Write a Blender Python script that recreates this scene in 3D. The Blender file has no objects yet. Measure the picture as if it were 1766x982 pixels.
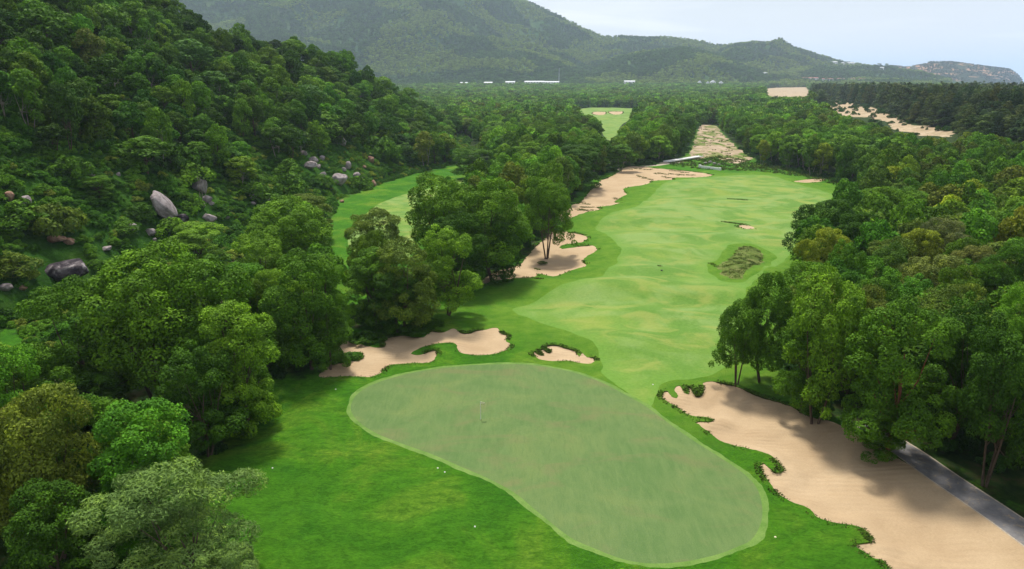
import bpy, math, random
import numpy as np
from mathutils import Vector
random.seed(7)
RNG = np.random.default_rng(7)
SC = bpy.context.scene
COL = SC.collection

# ------------------------------------------------------------------ camera, sky, sun, exposure
FPX = 1200.0
PITCH = math.atan(350.0 / FPX)
CAMZ = 38.0
cam = bpy.data.cameras.new('camera')
cam.sensor_width = 36.0
cam.lens = 36.0 * FPX / 1766.0
cam.clip_start = 0.5
cam.clip_end = 90000.0
camo = bpy.data.objects.new('camera', cam)
camo.location = (0, 0, CAMZ)
camo.rotation_euler = (math.pi / 2 - PITCH, 0, 0)
COL.objects.link(camo)
SC.camera = camo

SUN_EL, SUN_AZ = 64.0, -14.0      # azimuth measured from +Y (view direction), negative = left
w = bpy.data.worlds.new('World')
SC.world = w
w.use_nodes = True
nt = w.node_tree
nt.nodes.clear()
def wn(t, **k):
    n = nt.nodes.new(t)
    for a, b in k.items():
        setattr(n, a, b)
    return n
out = wn('ShaderNodeOutputWorld')
bg = wn('ShaderNodeBackground')
bg.inputs['Strength'].default_value = 0.052
sky = wn('ShaderNodeTexSky', sky_type='NISHITA')
sky.sun_disc = False
sky.sun_elevation = math.radians(SUN_EL)
sky.sun_rotation = math.radians(SUN_AZ)
sky.air_density = 1.0
sky.dust_density = 1.5
tc = wn('ShaderNodeTexCoord')
sep = wn('ShaderNodeSeparateXYZ')
nt.links.new(tc.outputs['Generated'], sep.inputs[0])
# project the view direction on a flat cloud layer
zz = wn('ShaderNodeMath', operation='MAXIMUM'); zz.inputs[1].default_value = 0.0
nt.links.new(sep.outputs['Z'], zz.inputs[0])
za = wn('ShaderNodeMath', operation='ADD'); za.inputs[1].default_value = 0.12
nt.links.new(zz.outputs[0], za.inputs[0])
dx = wn('ShaderNodeMath', operation='DIVIDE'); nt.links.new(sep.outputs['X'], dx.inputs[0]); nt.links.new(za.outputs[0], dx.inputs[1])
dy = wn('ShaderNodeMath', operation='DIVIDE'); nt.links.new(sep.outputs['Y'], dy.inputs[0]); nt.links.new(za.outputs[0], dy.inputs[1])
cmb = wn('ShaderNodeCombineXYZ'); nt.links.new(dx.outputs[0], cmb.inputs[0]); nt.links.new(dy.outputs[0], cmb.inputs[1])
mp = wn('ShaderNodeMapping'); mp.inputs['Scale'].default_value = (0.55, 1.0, 1); mp.inputs['Location'].default_value = (3.1, 1.7, 0)
nt.links.new(cmb.outputs[0], mp.inputs[0])
cn = wn('ShaderNodeTexNoise'); cn.inputs['Scale'].default_value = 1.1; cn.inputs['Detail'].default_value = 6; cn.inputs['Roughness'].default_value = 0.5; cn.inputs['Distortion'].default_value = 0.6
nt.links.new(mp.outputs[0], cn.inputs['Vector'])
cr = wn('ShaderNodeMapRange'); cr.inputs['From Min'].default_value = 0.33; cr.inputs['From Max'].default_value = 0.72
cr.inputs['To Min'].default_value = 0.2; cr.inputs['To Max'].default_value = 0.90
nt.links.new(cn.outputs['Fac'], cr.inputs['Value'])
mx = wn('ShaderNodeMixRGB')
mx.inputs['Color2'].default_value = (12.6, 12.5, 13.0, 1)
hz = wn('ShaderNodeMapRange'); hz.inputs['From Min'].default_value = 0.0; hz.inputs['From Max'].default_value = 0.26
hz.inputs['To Min'].default_value = 0.74; hz.inputs['To Max'].default_value = 0.0
nt.links.new(zz.outputs[0], hz.inputs['Value'])
hm = wn('ShaderNodeMath', operation='MAXIMUM'); nt.links.new(hz.outputs[0], hm.inputs[0]); nt.links.new(cr.outputs[0], hm.inputs[1])
nt.links.new(hm.outputs[0], mx.inputs['Fac'])
nt.links.new(sky.outputs[0], mx.inputs['Color1'])
nt.links.new(mx.outputs[0], bg.inputs['Color'])
nt.links.new(bg.outputs[0], out.inputs['Surface'])

sl = bpy.data.lights.new('sun', 'SUN')
sl.energy = 2.6
sl.angle = math.radians(9)
sl.color = (1.0, 0.95, 0.86)
so = bpy.data.objects.new('sun', sl)
az, el = math.radians(SUN_AZ), math.radians(SUN_EL)
sd = Vector((math.sin(az) * math.cos(el), math.cos(az) * math.cos(el), math.sin(el)))
so.rotation_euler = sd.to_track_quat('Z', 'Y').to_euler()
so.location = (0, 0, 300)
COL.objects.link(so)
SC.view_settings.view_transform = 'Standard'
SC.view_settings.look = 'None'
SC.view_settings.gamma = 1.0
SC.view_settings.exposure = 1.0
SC.render.engine = 'CYCLES'
SC.cycles.max_bounces = 5
SC.cycles.diffuse_bounces = 2
SC.cycles.glossy_bounces = 1
SC.cycles.transmission_bounces = 2
SC.cycles.volume_bounces = 1
SC.cycles.use_denoising = True

# ------------------------------------------------------------------ numeric helpers
def hash2(ix, iy, seed):
    h = (ix.astype(np.int64) * 374761393 + iy.astype(np.int64) * 668265263 + seed * 974711) & 0xffffffff
    h = ((h ^ (h >> 13)) * 1274126177) & 0xffffffff
    return (h ^ (h >> 16)) & 0xffffffff
def noise(x, y, s, seed=0):
    """gradient noise, feature size s, about -1..1"""
    x = np.asarray(x, float) / s; y = np.asarray(y, float) / s
    ix = np.floor(x); iy = np.floor(y); fx = x - ix; fy = y - iy
    u = fx * fx * fx * (fx * (fx * 6 - 15) + 10); v = fy * fy * fy * (fy * (fy * 6 - 15) + 10)
    def g(a, b, px, py):
        t = hash2(a, b, seed) / 4294967296.0 * 2 * math.pi
        return np.cos(t) * px + np.sin(t) * py
    n00 = g(ix, iy, fx, fy); n10 = g(ix + 1, iy, fx - 1, fy)
    n01 = g(ix, iy + 1, fx, fy - 1); n11 = g(ix + 1, iy + 1, fx - 1, fy - 1)
    return 1.5 * ((n00 * (1 - u) + n10 * u) * (1 - v) + (n01 * (1 - u) + n11 * u) * v)
def fbm(x, y, s, octs=4, seed=0, rough=0.5):
    r = 0; a = 1.0
    for k in range(octs):
        r = r + a * noise(x, y, s / 2 ** k, seed + k); a *= rough
    return r
def ss(t):
    t = np.clip(t, 0, 1); return t * t * (3 - 2 * t)
def ray(px, py):
    a = (np.asarray(px, float) - 883) / FPX; b = -(np.asarray(py, float) - 491) / FPX
    cp, sp = math.cos(PITCH), math.sin(PITCH)
    return a, cp + b * sp, -sp + b * cp
def flat(px, py, z=0.0):
    dx, dy, dz = ray(px, py)
    t = (z - CAMZ) / dz
    return dx * t, dy * t
def proj(x, y, z):
    cp, sp = math.cos(PITCH), math.sin(PITCH)
    zz = z - CAMZ
    d = y * cp - zz * sp
    u = y * sp + zz * cp
    d = np.where(np.abs(d) < 1e-3, 1e-3, d)
    return 883 + FPX * x / d, 491 - FPX * u / d, d
def smooth_poly(P, n=4, closed=True):
    P = np.asarray(P, float); N = len(P); R = []
    idx = range(N) if closed else range(N - 1)
    for i in idx:
        if closed:
            p0, p1, p2, p3 = P[(i - 1) % N], P[i], P[(i + 1) % N], P[(i + 2) % N]
        else:
            p0, p1, p2, p3 = P[max(i - 1, 0)], P[i], P[i + 1], P[min(i + 2, N - 1)]
        for k in range(n):
            t = k / n
            R.append(0.5 * ((2 * p1) + (p2 - p0) * t + (2 * p0 - 5 * p1 + 4 * p2 - p3) * t * t + (3 * p1 - p0 - 3 * p2 + p3) * t ** 3))
    if not closed: R.append(P[-1])
    return np.array(R)
def seg_dist(X, Y, P, closed=True):
    n = len(P); D = np.full(X.shape, 1e18)
    for i in range(n if closed else n - 1):
        a = P[i]; b = P[(i + 1) % n]; e = b - a; L = e @ e + 1e-12
        t = np.clip(((X - a[0]) * e[0] + (Y - a[1]) * e[1]) / L, 0, 1)
        D = np.minimum(D, (X - a[0] - t * e[0]) ** 2 + (Y - a[1] - t * e[1]) ** 2)
    return np.sqrt(D)
def inside(X, Y, P):
    c = np.zeros(X.shape, bool); n = len(P)
    for i in range(n):
        x1, y1 = P[i]; x2, y2 = P[(i + 1) % n]
        if y1 == y2: continue
        m = ((y1 > Y) != (y2 > Y))
        c ^= m & (X < (x2 - x1) * (Y - y1) / (y2 - y1) + x1)
    return c
def sdf(X, Y, P, margin=14.0):
    X = np.asarray(X, float); Y = np.asarray(Y, float)
    out = np.full(X.shape, 50.0)
    m = (X > P[:, 0].min() - margin) & (X < P[:, 0].max() + margin) & (Y > P[:, 1].min() - margin) & (Y < P[:, 1].max() + margin)
    if m.any():
        xs, ys = X[m], Y[m]
        d = seg_dist(xs, ys, P); d = np.where(inside(xs, ys, P), -d, d)
        out[m] = d
    return out

# ------------------------------------------------------------------ plan of the course (outlines measured on the ground)
def pxpoly(P, n=4):
    P = np.array(P, float); x, y = flat(P[:, 0], P[:, 1])
    return smooth_poly(np.stack([x, y], 1), n)
GREEN = pxpoly([(605,706),(610,686),(622,674),(645,661),(685,648),(735,638),(795,631),(850,628),(900,627),(940,630),(990,639),(1033,656),(1072,677),(1112,699),(1150,727),(1190,756),(1237,786),(1280,815),(1304,840),(1314,870),(1313,900),(1297,930),(1268,945),(1235,957),(1186,968),(1140,972),(1100,970),(1063,961),(1023,945),(982,926),(931,886),(890,852),(845,827),(797,806),(746,784),(695,766),(650,748),(620,728)])
FAIRWAY = pxpoly([(885,533),(905,521),(956,503),(1007,488),(1045,470),(1069,445),(1066,425),(1040,400),(1028,388),(1058,372),(1097,360),(1127,334),(1160,316),(1211,306),(1270,303),(1330,304),(1392,322),(1431,334),(1436,345),(1400,372),(1385,400),(1375,430),(1345,455),(1318,478),(1290,502),(1278,540),(1268,580),(1262,605),(1250,635),(1215,650),(1165,655),(1138,664),(1128,684),(1118,700),(1090,684),(1060,660),(1038,640),(1034,612),(1018,590),(956,561),(905,547)])
FAIRWAY2 = pxpoly([(600,420),(612,395),(628,372),(660,350),(700,335),(735,326),(780,315),(820,310),(820,350),(760,375),(720,410),(700,450),(640,450)])
OPEN2 = pxpoly([(560,420),(575,380),(578,352),(604,338),(650,320),(700,305),(765,288),(800,284),(850,300),(850,330),(800,380),(740,410),(720,450),(680,500),(560,520),(545,470)])
OPEN3 = pxpoly([(-60,575),(10,572),(45,590),(30,612),(-60,620)])
OPEN = pxpoly([(300,1100),(350,960),(330,880),(365,800),(420,720),(465,665),(550,640),(575,600),(600,585),(640,560),(690,545),(730,545),(770,520),(820,495),(870,470),(915,440),(950,415),(980,360),(1020,312),(1085,290),(1130,285),(1175,274),(1190,262),(1202,232),(1209,217),(1232,217),(1252,240),(1295,276),(1330,290),(1410,308),(1500,335),(1490,352),(1440,390),(1400,430),(1375,470),(1340,560),(1330,640),(1375,700),(1480,760),(1560,800),(1700,880),(1850,980),(1900,1100)], 3)
UPPER = pxpoly([(975,192),(1040,186),(1100,187),(1110,192),(1085,205),(1068,222),(1066,240),(1045,240),(1030,215),(1000,205)], 3)
CORRIDOR = pxpoly([(1209,216),(1233,216),(1248,234),(1272,256),(1296,276),(1262,282),(1230,272),(1190,274),(1196,246),(1203,228)], 3)
NATIVE = pxpoly([(1237,463),(1258,447),(1276,428),(1298,427),(1316,437),(1313,455),(1290,475),(1272,488),(1250,480)], 3)
BUNKERS = [
 ('near_left', 0.35, pxpoly([(550,646),(567,628),(593,623),(618,619),(627,612),(622,607),(605,606),(583,608),(590,586),(608,588),(626,595),(644,599),(664,598),(662,584),(695,581),(728,584),(736,579),(743,573),(766,575),(781,569),(796,575),(810,576),(822,570),(837,570),(848,567),(858,567),(864,575),(876,579),(872,590),(880,594),(873,604),(848,611),(822,612),(797,609),(789,604),(786,595),(771,593),(746,596),(722,602),(710,610),(724,612),(741,605),(753,605),(752,615),(741,625),(707,626),(669,630),(656,643),(634,649),(593,646)])),
 ('small_centre', 0.4, pxpoly([(919,609),(922,604),(930,610),(937,609),(930,602),(937,600),(946,606),(951,603),(942,597),(946,594),(960,594),(972,597),(985,600),(994,603),(1000,611),(1005,605),(1012,611),(1026,611),(1025,617),(1012,622),(990,619),(975,618),(950,620),(930,617)])),
 ('large_right', 0.6, pxpoly([(1141,680),(1150,672),(1160,684),(1170,684),(1163,669),(1172,663),(1181,676),(1188,677),(1183,664),(1193,667),(1199,680),(1208,679),(1214,672),(1214,659),(1237,659),(1270,667),(1298,679),(1330,690),(1367,702),(1400,720),(1440,730),(1480,752),(1530,780),(1560,798),(1603,823),(1655,857),(1706,891),(1775,937),(1860,1002),(1910,1100),(1620,1100),(1538,982),(1505,961),(1474,940),(1492,936),(1506,932),(1494,915),(1469,905),(1438,901),(1410,892),(1400,880),(1382,871),(1357,862),(1335,843),(1318,818),(1310,800),(1318,800),(1334,812),(1352,812),(1333,788),(1308,778),(1267,768),(1244,761),(1224,747),(1209,735),(1200,727),(1230,727),(1222,720),(1191,716),(1165,700),(1148,690)])),
 ('mid_left', 0.3, pxpoly([(820,492),(850,486),(885,482),(912,480),(924,476),(930,471),(956,474),(985,465),(1012,457),(1004,449),(1015,441),(1030,434),(1023,424),(1007,423),(985,427),(967,428),(969,422),(1007,416),(1010,406),(982,399),(955,399),(930,420),(895,450),(850,470)])),
 ('far_long', 0.2, pxpoly([(970,384),(1000,375),(1033,367),(1030,358),(1056,354),(1074,346),(1060,342),(1079,334),(1076,327),(1100,324),(1120,321),(1125,315),(1158,314),(1162,308),(1198,307),(1229,302),(1199,297),(1160,293),(1135,291),(1085,287),(1063,300),(1038,313),(1010,335),(985,355),(965,370)])),
 ('upper_left', 0.3, pxpoly([(1021,196),(1030,193),(1043,194),(1044,198),(1032,199)])),
 ('upper_right', 0.3, pxpoly([(1049,195),(1058,192),(1072,193),(1073,198),(1058,199)])),
 ('far_right', 0.15, pxpoly([(1368,312),(1392,309),(1420,308.5),(1418,312),(1388,314.5)])),
 ('speck', 0.1, pxpoly([(1272,391),(1284,390),(1300,394),(1298,397),(1284,396)])),
]
def W(px, py):
    x, y = flat(px, py); return np.array([float(x), float(y)])
PATH = np.array([W(1506,745), W(1562,778), W(1625,822), W(1700,872), W(1766,918), W(1850,985), W(1900,1080)])
PATH = smooth_poly(PATH, 4, closed=False)
PATH_W = 1.55
PATH2 = smooth_poly(np.array([W(1060,293), W(1115,287), W(1152,283), W(1180,277)]), 4, closed=False)
# hill: foot line (outline of the hill) and crest with heights
FOOT = smooth_poly(np.array([(-100,-60),(-74,20),(-76,70),(-82,108),(-74,170),(-60,232),(-42,333),(-44,420),(-46,490),(-70,560),(-130,640),(-260,720),(-900,800),(-900,-300),(-160,-300)]), 4)
CREST = np.array([(-190,-100,70),(-185,50,78),(-182,150,86),(-170,240,76),(-150,300,62),(-132,360,52),(-108,420,44),(-86,470,31),(-66,510,15),(-58,530,8)], float)
def hill_h(x, y):
    x = np.asarray(x, float); y = np.asarray(y, float)
    d = sdf(x, y, FOOT, 1e9)
    h = np.zeros(x.shape)
    m = d < 0
    if not m.any(): return h
    xs, ys, ds = x[m], y[m], -d[m]
    P = CREST[:, :2]; best = np.full(xs.shape, 1e18); hh = np.zeros(xs.shape)
    for i in range(len(P) - 1):
        a, b = P[i], P[i + 1]; e = b - a
        t = np.clip(((xs - a[0]) * e[0] + (ys - a[1]) * e[1]) / (e @ e), 0, 1)
        dd = (xs - a[0] - t * e[0]) ** 2 + (ys - a[1] - t * e[1]) ** 2
        k = dd < best
        best = np.where(k, dd, best); hh = np.where(k, CREST[i, 2] + t * (CREST[i + 1, 2] - CREST[i, 2]), hh)
    dr = np.sqrt(best)
    t = ds / (ds + dr)
    s = t ** 0.9 * (1 - 0.12 * (1 - t))
    base = hh * s
    base = base + ss(ds / 25) * (fbm(xs, ys, 38, 3, 11) * 3.2 + fbm(xs, ys, 9, 2, 31) * 0.9)
    h[m] = np.maximum(base, 0) * ss(ds / 3)
    return h
def terrain(x, y):
    x = np.asarray(x, float); y = np.asarray(y, float)
    r = np.abs(y) + np.abs(x) * 0.3
    z = fbm(x, y, 26, 3, 3) * 0.38 * ss((y - 55) / 60) * (1 - ss((y - 500) / 300) * 0.3)
    z = z * (1 - ss((y - 300) / 150) * 0.2)
    # slope away from the green on its left, towards the trees
    z = z - 1.3 * ss((-x - 12 - 0.03 * y) / 28) * ss((110 - y) / 40)
    nl = (x < 6) & (y < 98) & (y > 30) & (x > -60)
    if nl.any():
        xs, ys = x[nl], y[nl]
        z = np.array(z); z[nl] += (fbm(xs, ys, 9, 2, 91) * 0.45 + noise(xs, ys, 3.2, 92) * 0.07) * ss((-xs + 6) / 12) * ss((98 - ys) / 14) * ss((sdf(xs, ys, GREEN, 30) - 0.8) / 5)
    # hollow and swale between green and fairway
    z = z - 0.5 * np.exp(-(((x - 14) / 9) ** 2 + ((y - 92) / 5) ** 2)) + 0.55 * np.exp(-(((x - 20) / 12) ** 2 + ((y - 101) / 5) ** 2))
    # mounds on the fairway
    for mx_, my_, sx, sy, hgt in [(22,128,16,7,1.0),(6,150,14,8,-0.6),(34,158,15,8,0.8),(44,122,9,6,0.7),(40,205,28,12,0.9),(20,240,25,14,-0.7),(60,265,25,14,0.9),(52,137,7,6,0.9),(10,120,12,5,-0.6),(28,140,9,4,0.7),(16,136,10,4,-0.5),(38,172,14,5,0.6),(30,186,16,5,-0.6),(24,112,10,4,0.6),(34,118,8,4,-0.5),(55,225,20,6,0.7),(35,232,18,6,-0.6),(70,250,14,6,0.7)]:
        z = z + 1.5 * hgt * np.exp(-(((x - mx_) / sx) ** 2 + ((y - my_) / sy) ** 2))
    # dunes rising on the right and the plain rising in the distance
    z = z + 13.0 * ss((x - (70 + 0.22 * y)) / 110) * ss((y - 90) / 160) * (1 - ss((y - 1100) / 900))
    z = z + 20.0 * ss((y - 1100) / 1500)
    z = z + fbm(x, y, 160, 2, 21) * 2.0 * ss((y - 450) / 400)
    # down to the sea on the right
    coast = 330 + 0.5 * np.maximum(y - 250, 0)
    z = z * (1 - ss((x - coast) / 160)) - 9.0 * ss((x - coast) / 160)
    return z + hill_h(x, y)
def cast(px, py, H=0.0):
    """first point along the pixel's ray that is H above the ground"""
    dx, dy, dz = [float(v) for v in ray(px, py)]
    t = np.geomspace(25, 6000, 900)
    f = CAMZ + dz * t - terrain(dx * t, dy * t) - H
    k = np.where(f < 0)[0]
    if len(k) == 0: return None
    k = k[0]
    if k == 0: tt = t[0]
    else:
        a, b = t[k - 1], t[k]
        tt = a + (b - a) * f[k - 1] / (f[k - 1] - f[k])
        tl = np.linspace(a, b, 12); fl = CAMZ + dz * tl - terrain(dx * tl, dy * tl) - H
        j = np.where(fl < 0)[0]
        if len(j) and j[0] > 0:
            a, b = tl[j[0] - 1], tl[j[0]]; tt = a + (b - a) * fl[j[0] - 1] / (fl[j[0] - 1] - fl[j[0]])
    x, y = dx * tt, dy * tt
    return x, y, float(terrain(np.array([x]), np.array([y]))[0]), tt

# ------------------------------------------------------------------ materials
def mat(name):
    m = bpy.data.materials.new(name); m.use_nodes = True
    t = m.node_tree; t.nodes.clear()
    return m, t
def N(t, typ, **k):
    n = t.nodes.new(typ)
    for a, b in k.items():
        if a in ('inp',):
            for kk, vv in b.items(): n.inputs[kk].default_value = vv
        else: setattr(n, a, b)
    return n
def L(t, a, b): t.links.new(a, b)
def coords(t, scale=(1, 1, 1), rot=(0, 0, 0)):
    tc = N(t, 'ShaderNodeTexCoord'); mp = N(t, 'ShaderNodeMapping')
    mp.inputs['Scale'].default_value = scale; mp.inputs['Rotation'].default_value = rot
    L(t, tc.outputs['Object'], mp.inputs[0]); return mp.outputs[0]
def ntex(t, vec, scale, detail=4, rough=0.55, dist=0.0):
    n = N(t, 'ShaderNodeTexNoise', inp={'Scale': scale, 'Detail': detail, 'Roughness': rough, 'Distortion': dist})
    L(t, vec, n.inputs['Vector']); return n.outputs['Fac']
def ramp(t, fac, stops):
    r = N(t, 'ShaderNodeValToRGB'); e = r.color_ramp.elements
    while len(e) > 1: e.remove(e[-1])
    e[0].position = stops[0][0]; e[0].color = (*stops[0][1], 1)
    for p, c in stops[1:]:
        q = e.new(p); q.color = (*c, 1)
    L(t, fac, r.inputs[0]); return r.outputs[0]
def mix(t, fac, a, b, mode='MIX'):
    m = N(t, 'ShaderNodeMixRGB', blend_type=mode)
    for s, v in ((0, fac), (1, a), (2, b)):
        if isinstance(v, (int, float)): m.inputs[s].default_value = v
        elif isinstance(v, tuple): m.inputs[s].default_value = (*v, 1)
        else: L(t, v, m.inputs[s])
    return m.outputs[0]
def mrange(t, v, a, b, c=0.0, d=1.0):
    m = N(t, 'ShaderNodeMapRange', inp={'From Min': a, 'From Max': b, 'To Min': c, 'To Max': d})
    L(t, v, m.inputs['Value']); return m.outputs[0]
def finish(t, col, rough=0.9, bump=None, bdist=0.1, bstr=1.0, spec=0.15):
    o = N(t, 'ShaderNodeOutputMaterial'); p = N(t, 'ShaderNodeBsdfPrincipled')
    p.inputs['Roughness'].default_value = rough; p.inputs['Specular IOR Level'].default_value = spec
    if isinstance(col, tuple): p.inputs['Base Color'].default_value = (*col, 1)
    else: L(t, col, p.inputs['Base Color'])
    if bump is not None:
        b = N(t, 'ShaderNodeBump', inp={'Distance': bdist, 'Strength': bstr}); L(t, bump, b.inputs['Height']); L(t, b.outputs[0], p.inputs['Normal'])
    L(t, p.outputs[0], o.inputs['Surface']); return p

def m_green():
    m, t = mat('putting_green_turf'); v = coords(t)
    c = ramp(t, ntex(t, v, 0.12, 5, 0.6, 1.2), [(0.36, (0.078,0.148,0.046)), (0.5, (0.100,0.164,0.055)), (0.66, (0.140,0.190,0.062))])
    st = ntex(t, coords(t, (1.0, 0.22, 1), (0, 0, 0.25)), 1.1, 5, 0.65, 0.6)
    c = mix(t, mrange(t, st, 0.42, 0.66, 0, 0.45), c, (0.150,0.215,0.077))
    br = ntex(t, coords(t, (0.6, 1.2, 1), (0, 0, 0.5)), 0.16, 6, 0.6, 1.5)
    c = mix(t, mrange(t, br, 0.51, 0.66, 0, 0.65), c, (0.165,0.150,0.072))
    fine = ntex(t, v, 9.0, 2); c = mix(t, 0.35, c, ramp(t, fine, [(0.3, (0.065,0.115,0.034)), (0.7, (0.155,0.215,0.075))]))
    s2 = ntex(t, coords(t, (2.2, 0.35, 1), (0, 0, 0.45)), 1.6, 4, 0.7, 0.4)
    c = mix(t, mrange(t, s2, 0.35, 0.5, 0.35, 0), c, (0.07,0.13,0.042))
    finish(t, c, 0.95, fine, 0.03, 0.7, 0.05); return m
def m_collar():
    m, t = mat('collar_turf'); v = coords(t)
    c = ramp(t, ntex(t, v, 0.6, 4), [(0.35, (0.075,0.165,0.022)), (0.65, (0.145,0.235,0.052))])
    f = ntex(t, v, 7, 3); c = mix(t, 0.3, c, ramp(t, f, [(0.3, (0.05,0.13,0.02)), (0.7, (0.19,0.29,0.07))]))
    finish(t, c, 0.9, f, 0.03, 0.5); return m
def m_fairway():
    m, t = mat('fairway_turf'); v = coords(t)
    c = ramp(t, ntex(t, v, 0.055, 5, 0.55, 1.0), [(0.36, (0.080,0.180,0.018)), (0.5, (0.125,0.220,0.026)), (0.64, (0.20,0.255,0.04))])
    w1 = ntex(t, coords(t, (0.8, 1.0, 1), (0, 0, -0.12)), 0.075, 4, 0.5, 1.2)
    c = mix(t, mrange(t, w1, 0.44, 0.60, 0, 0.8), c, (0.175,0.265,0.072))
    w2 = ntex(t, coords(t, (0.9, 0.8, 1), (0, 0, 0.6)), 0.085, 4, 0.5, 1.6)
    c = mix(t, mrange(t, w2, 0.47, 0.60, 0, 0.85), c, (0.070,0.170,0.014))
    w3 = ntex(t, coords(t, (0.7, 1.1, 1), (0, 0, 0.3)), 0.14, 4, 0.5, 1.4)
    c = mix(t, mrange(t, w3, 0.51, 0.64, 0, 0.7), c, (0.235,0.26,0.055))
    fd_ = N(t, 'ShaderNodeAttribute', attribute_name='fw_dist').outputs['Fac']
    n6 = N(t, 'ShaderNodeMath', operation='ADD'); L(t, fd_, n6.inputs[0]); L(t, mrange(t, ntex(t, v, 0.5, 4), 0.3, 0.7, -1.0, 1.0), n6.inputs[1])
    c = mix(t, mrange(t, n6.outputs[0], -4.0, 0.2, 0.0, 0.92), c, (0.092,0.205,0.018))
    f = ntex(t, v, 2.2, 5, 0.7); c = mix(t, 0.22, c, ramp(t, f, [(0.3, (0.06,0.15,0.015)), (0.7, (0.24,0.38,0.10))]))
    finish(t, c, 0.9, f, 0.08, 0.6); return m
def m_rough():
    m, t = mat('rough_grass'); v = coords(t)
    c = ramp(t, ntex(t, v, 0.09, 5, 0.6, 0.8), [(0.34, (0.030,0.125,0.006)), (0.52, (0.058,0.180,0.008)), (0.68, (0.13,0.225,0.018))])
    st = ntex(t, coords(t, (0.7, 1.5, 1), (0, 0, 0.35)), 0.9, 6, 0.75, 0.6)
    c = mix(t, mrange(t, st, 0.38, 0.58, 0.66, 0), c, (0.022,0.088,0.004))
    f = ntex(t, coords(t, (0.8, 1.4, 1), (0, 0, 0.5)), 3.5, 6, 0.8)
    c = mix(t, 0.55, c, mix(t, 1.0, c, ramp(t, f, [(0.3, (0.25,0.3,0.3)), (0.5, (1.0,1.0,1.0)), (0.7, (1.9,1.7,1.7))]), 'MULTIPLY'))
    fd_ = N(t, 'ShaderNodeAttribute', attribute_name='fw_dist').outputs['Fac']
    n6 = N(t, 'ShaderNodeMath', operation='ADD'); L(t, fd_, n6.inputs[0]); L(t, mrange(t, ntex(t, v, 0.35, 4), 0.3, 0.7, -2.5, 2.5), n6.inputs[1])
    c = mix(t, mrange(t, n6.outputs[0], 0.0, 15.0, 0.95, 0.0), c, ramp(t, ntex(t, v, 0.3, 5, 0.7), [(0.35, (0.068,0.175,0.012)), (0.65, (0.130,0.235,0.024))]))
    # forest floor away from the open grass
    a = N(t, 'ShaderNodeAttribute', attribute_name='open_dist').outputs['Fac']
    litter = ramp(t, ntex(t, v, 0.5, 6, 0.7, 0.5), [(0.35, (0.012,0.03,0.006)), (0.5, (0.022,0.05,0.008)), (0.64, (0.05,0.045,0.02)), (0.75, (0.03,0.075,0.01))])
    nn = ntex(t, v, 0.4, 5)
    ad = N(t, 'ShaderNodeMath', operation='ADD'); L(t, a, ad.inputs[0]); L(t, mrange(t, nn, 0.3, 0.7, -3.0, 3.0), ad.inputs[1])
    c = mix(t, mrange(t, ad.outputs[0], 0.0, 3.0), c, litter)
    finish(t, c, 0.95, f, 0.25, 0.9, 0.08); return m
def m_hill():
    m, t = mat('hillside_soil_and_grass'); v = coords(t)
    c = ramp(t, ntex(t, v, 0.15, 6, 0.65, 0.8), [(0.3, (0.014,0.05,0.006)), (0.5, (0.03,0.095,0.01)), (0.7, (0.06,0.14,0.018))])
    f = ntex(t, v, 1.6, 6, 0.8); c = mix(t, 0.5, c, mix(t, 1.0, c, ramp(t, f, [(0.3, (0.3,0.3,0.3)), (0.7, (1.9,1.8,1.5))]), 'MULTIPLY'))
    finish(t, c, 0.95, f, 0.6, 1.0, 0.05); return m
def m_sand():
    m, t = mat('bunker_sand'); v = coords(t)
    c = ramp(t, ntex(t, v, 0.12, 5, 0.6, 0.5), [(0.3, (0.33,0.235,0.135)), (0.55, (0.41,0.305,0.185)), (0.75, (0.485,0.37,0.235))])
    # rake lines
    wv = N(t, 'ShaderNodeTexWave', bands_direction='Y', inp={'Scale': 0.42, 'Distortion': 3.5, 'Detail': 3.0, 'Detail Scale': 1.2})
    L(t, coords(t, (0.25, 1, 1), (0, 0, 0.35)), wv.inputs['Vector'])
    f = ntex(t, v, 6, 5, 0.7)
    nm = ntex(t, v, 0.2, 2)
    wf = N(t, 'ShaderNodeMath', operation='MULTIPLY'); L(t, wv.outputs['Fac'], wf.inputs[0]); L(t, mrange(t, nm, 0.4, 0.65), wf.inputs[1])
    c = mix(t, mrange(t, wf.outputs[0], 0, 1, 0, 0.16), c, (0.33,0.22,0.12))
    c = mix(t, 0.25, c, ramp(t, f, [(0.3, (0.27,0.19,0.11)), (0.7, (0.56,0.42,0.27))]))
    h = N(t, 'ShaderNodeMath', operation='ADD'); L(t, wf.outputs[0], h.inputs[0]); L(t, f, h.inputs[1])
    finish(t, c, 0.95, h.outputs[0], 0.045, 0.8, 0.1); return m
def m_edge():
    m, t = mat('bunker_turf_wall'); v = coords(t)
    c = ramp(t, ntex(t, v, 2.5, 5, 0.7), [(0.35, (0.03,0.045,0.012)), (0.6, (0.06,0.08,0.02)), (0.75, (0.12,0.09,0.05))])
    finish(t, c, 0.95, ntex(t, v, 6, 4), 0.1, 1.0, 0.05); return m
def m_path():
    m, t = mat('cart_path_concrete'); v = coords(t)
    c = ramp(t, ntex(t, v, 0.8, 6, 0.7), [(0.3, (0.12,0.118,0.12)), (0.55, (0.185,0.18,0.182)), (0.75, (0.25,0.24,0.235))])
    f = ntex(t, v, 12, 3)
    c = mix(t, mrange(t, ntex(t, v, 1.5, 5, 0.7, 1.0), 0.55, 0.66, 0, 0.75), c, (0.34,0.26,0.17))
    finish(t, c, 0.85, f, 0.01, 0.5); return m
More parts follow.
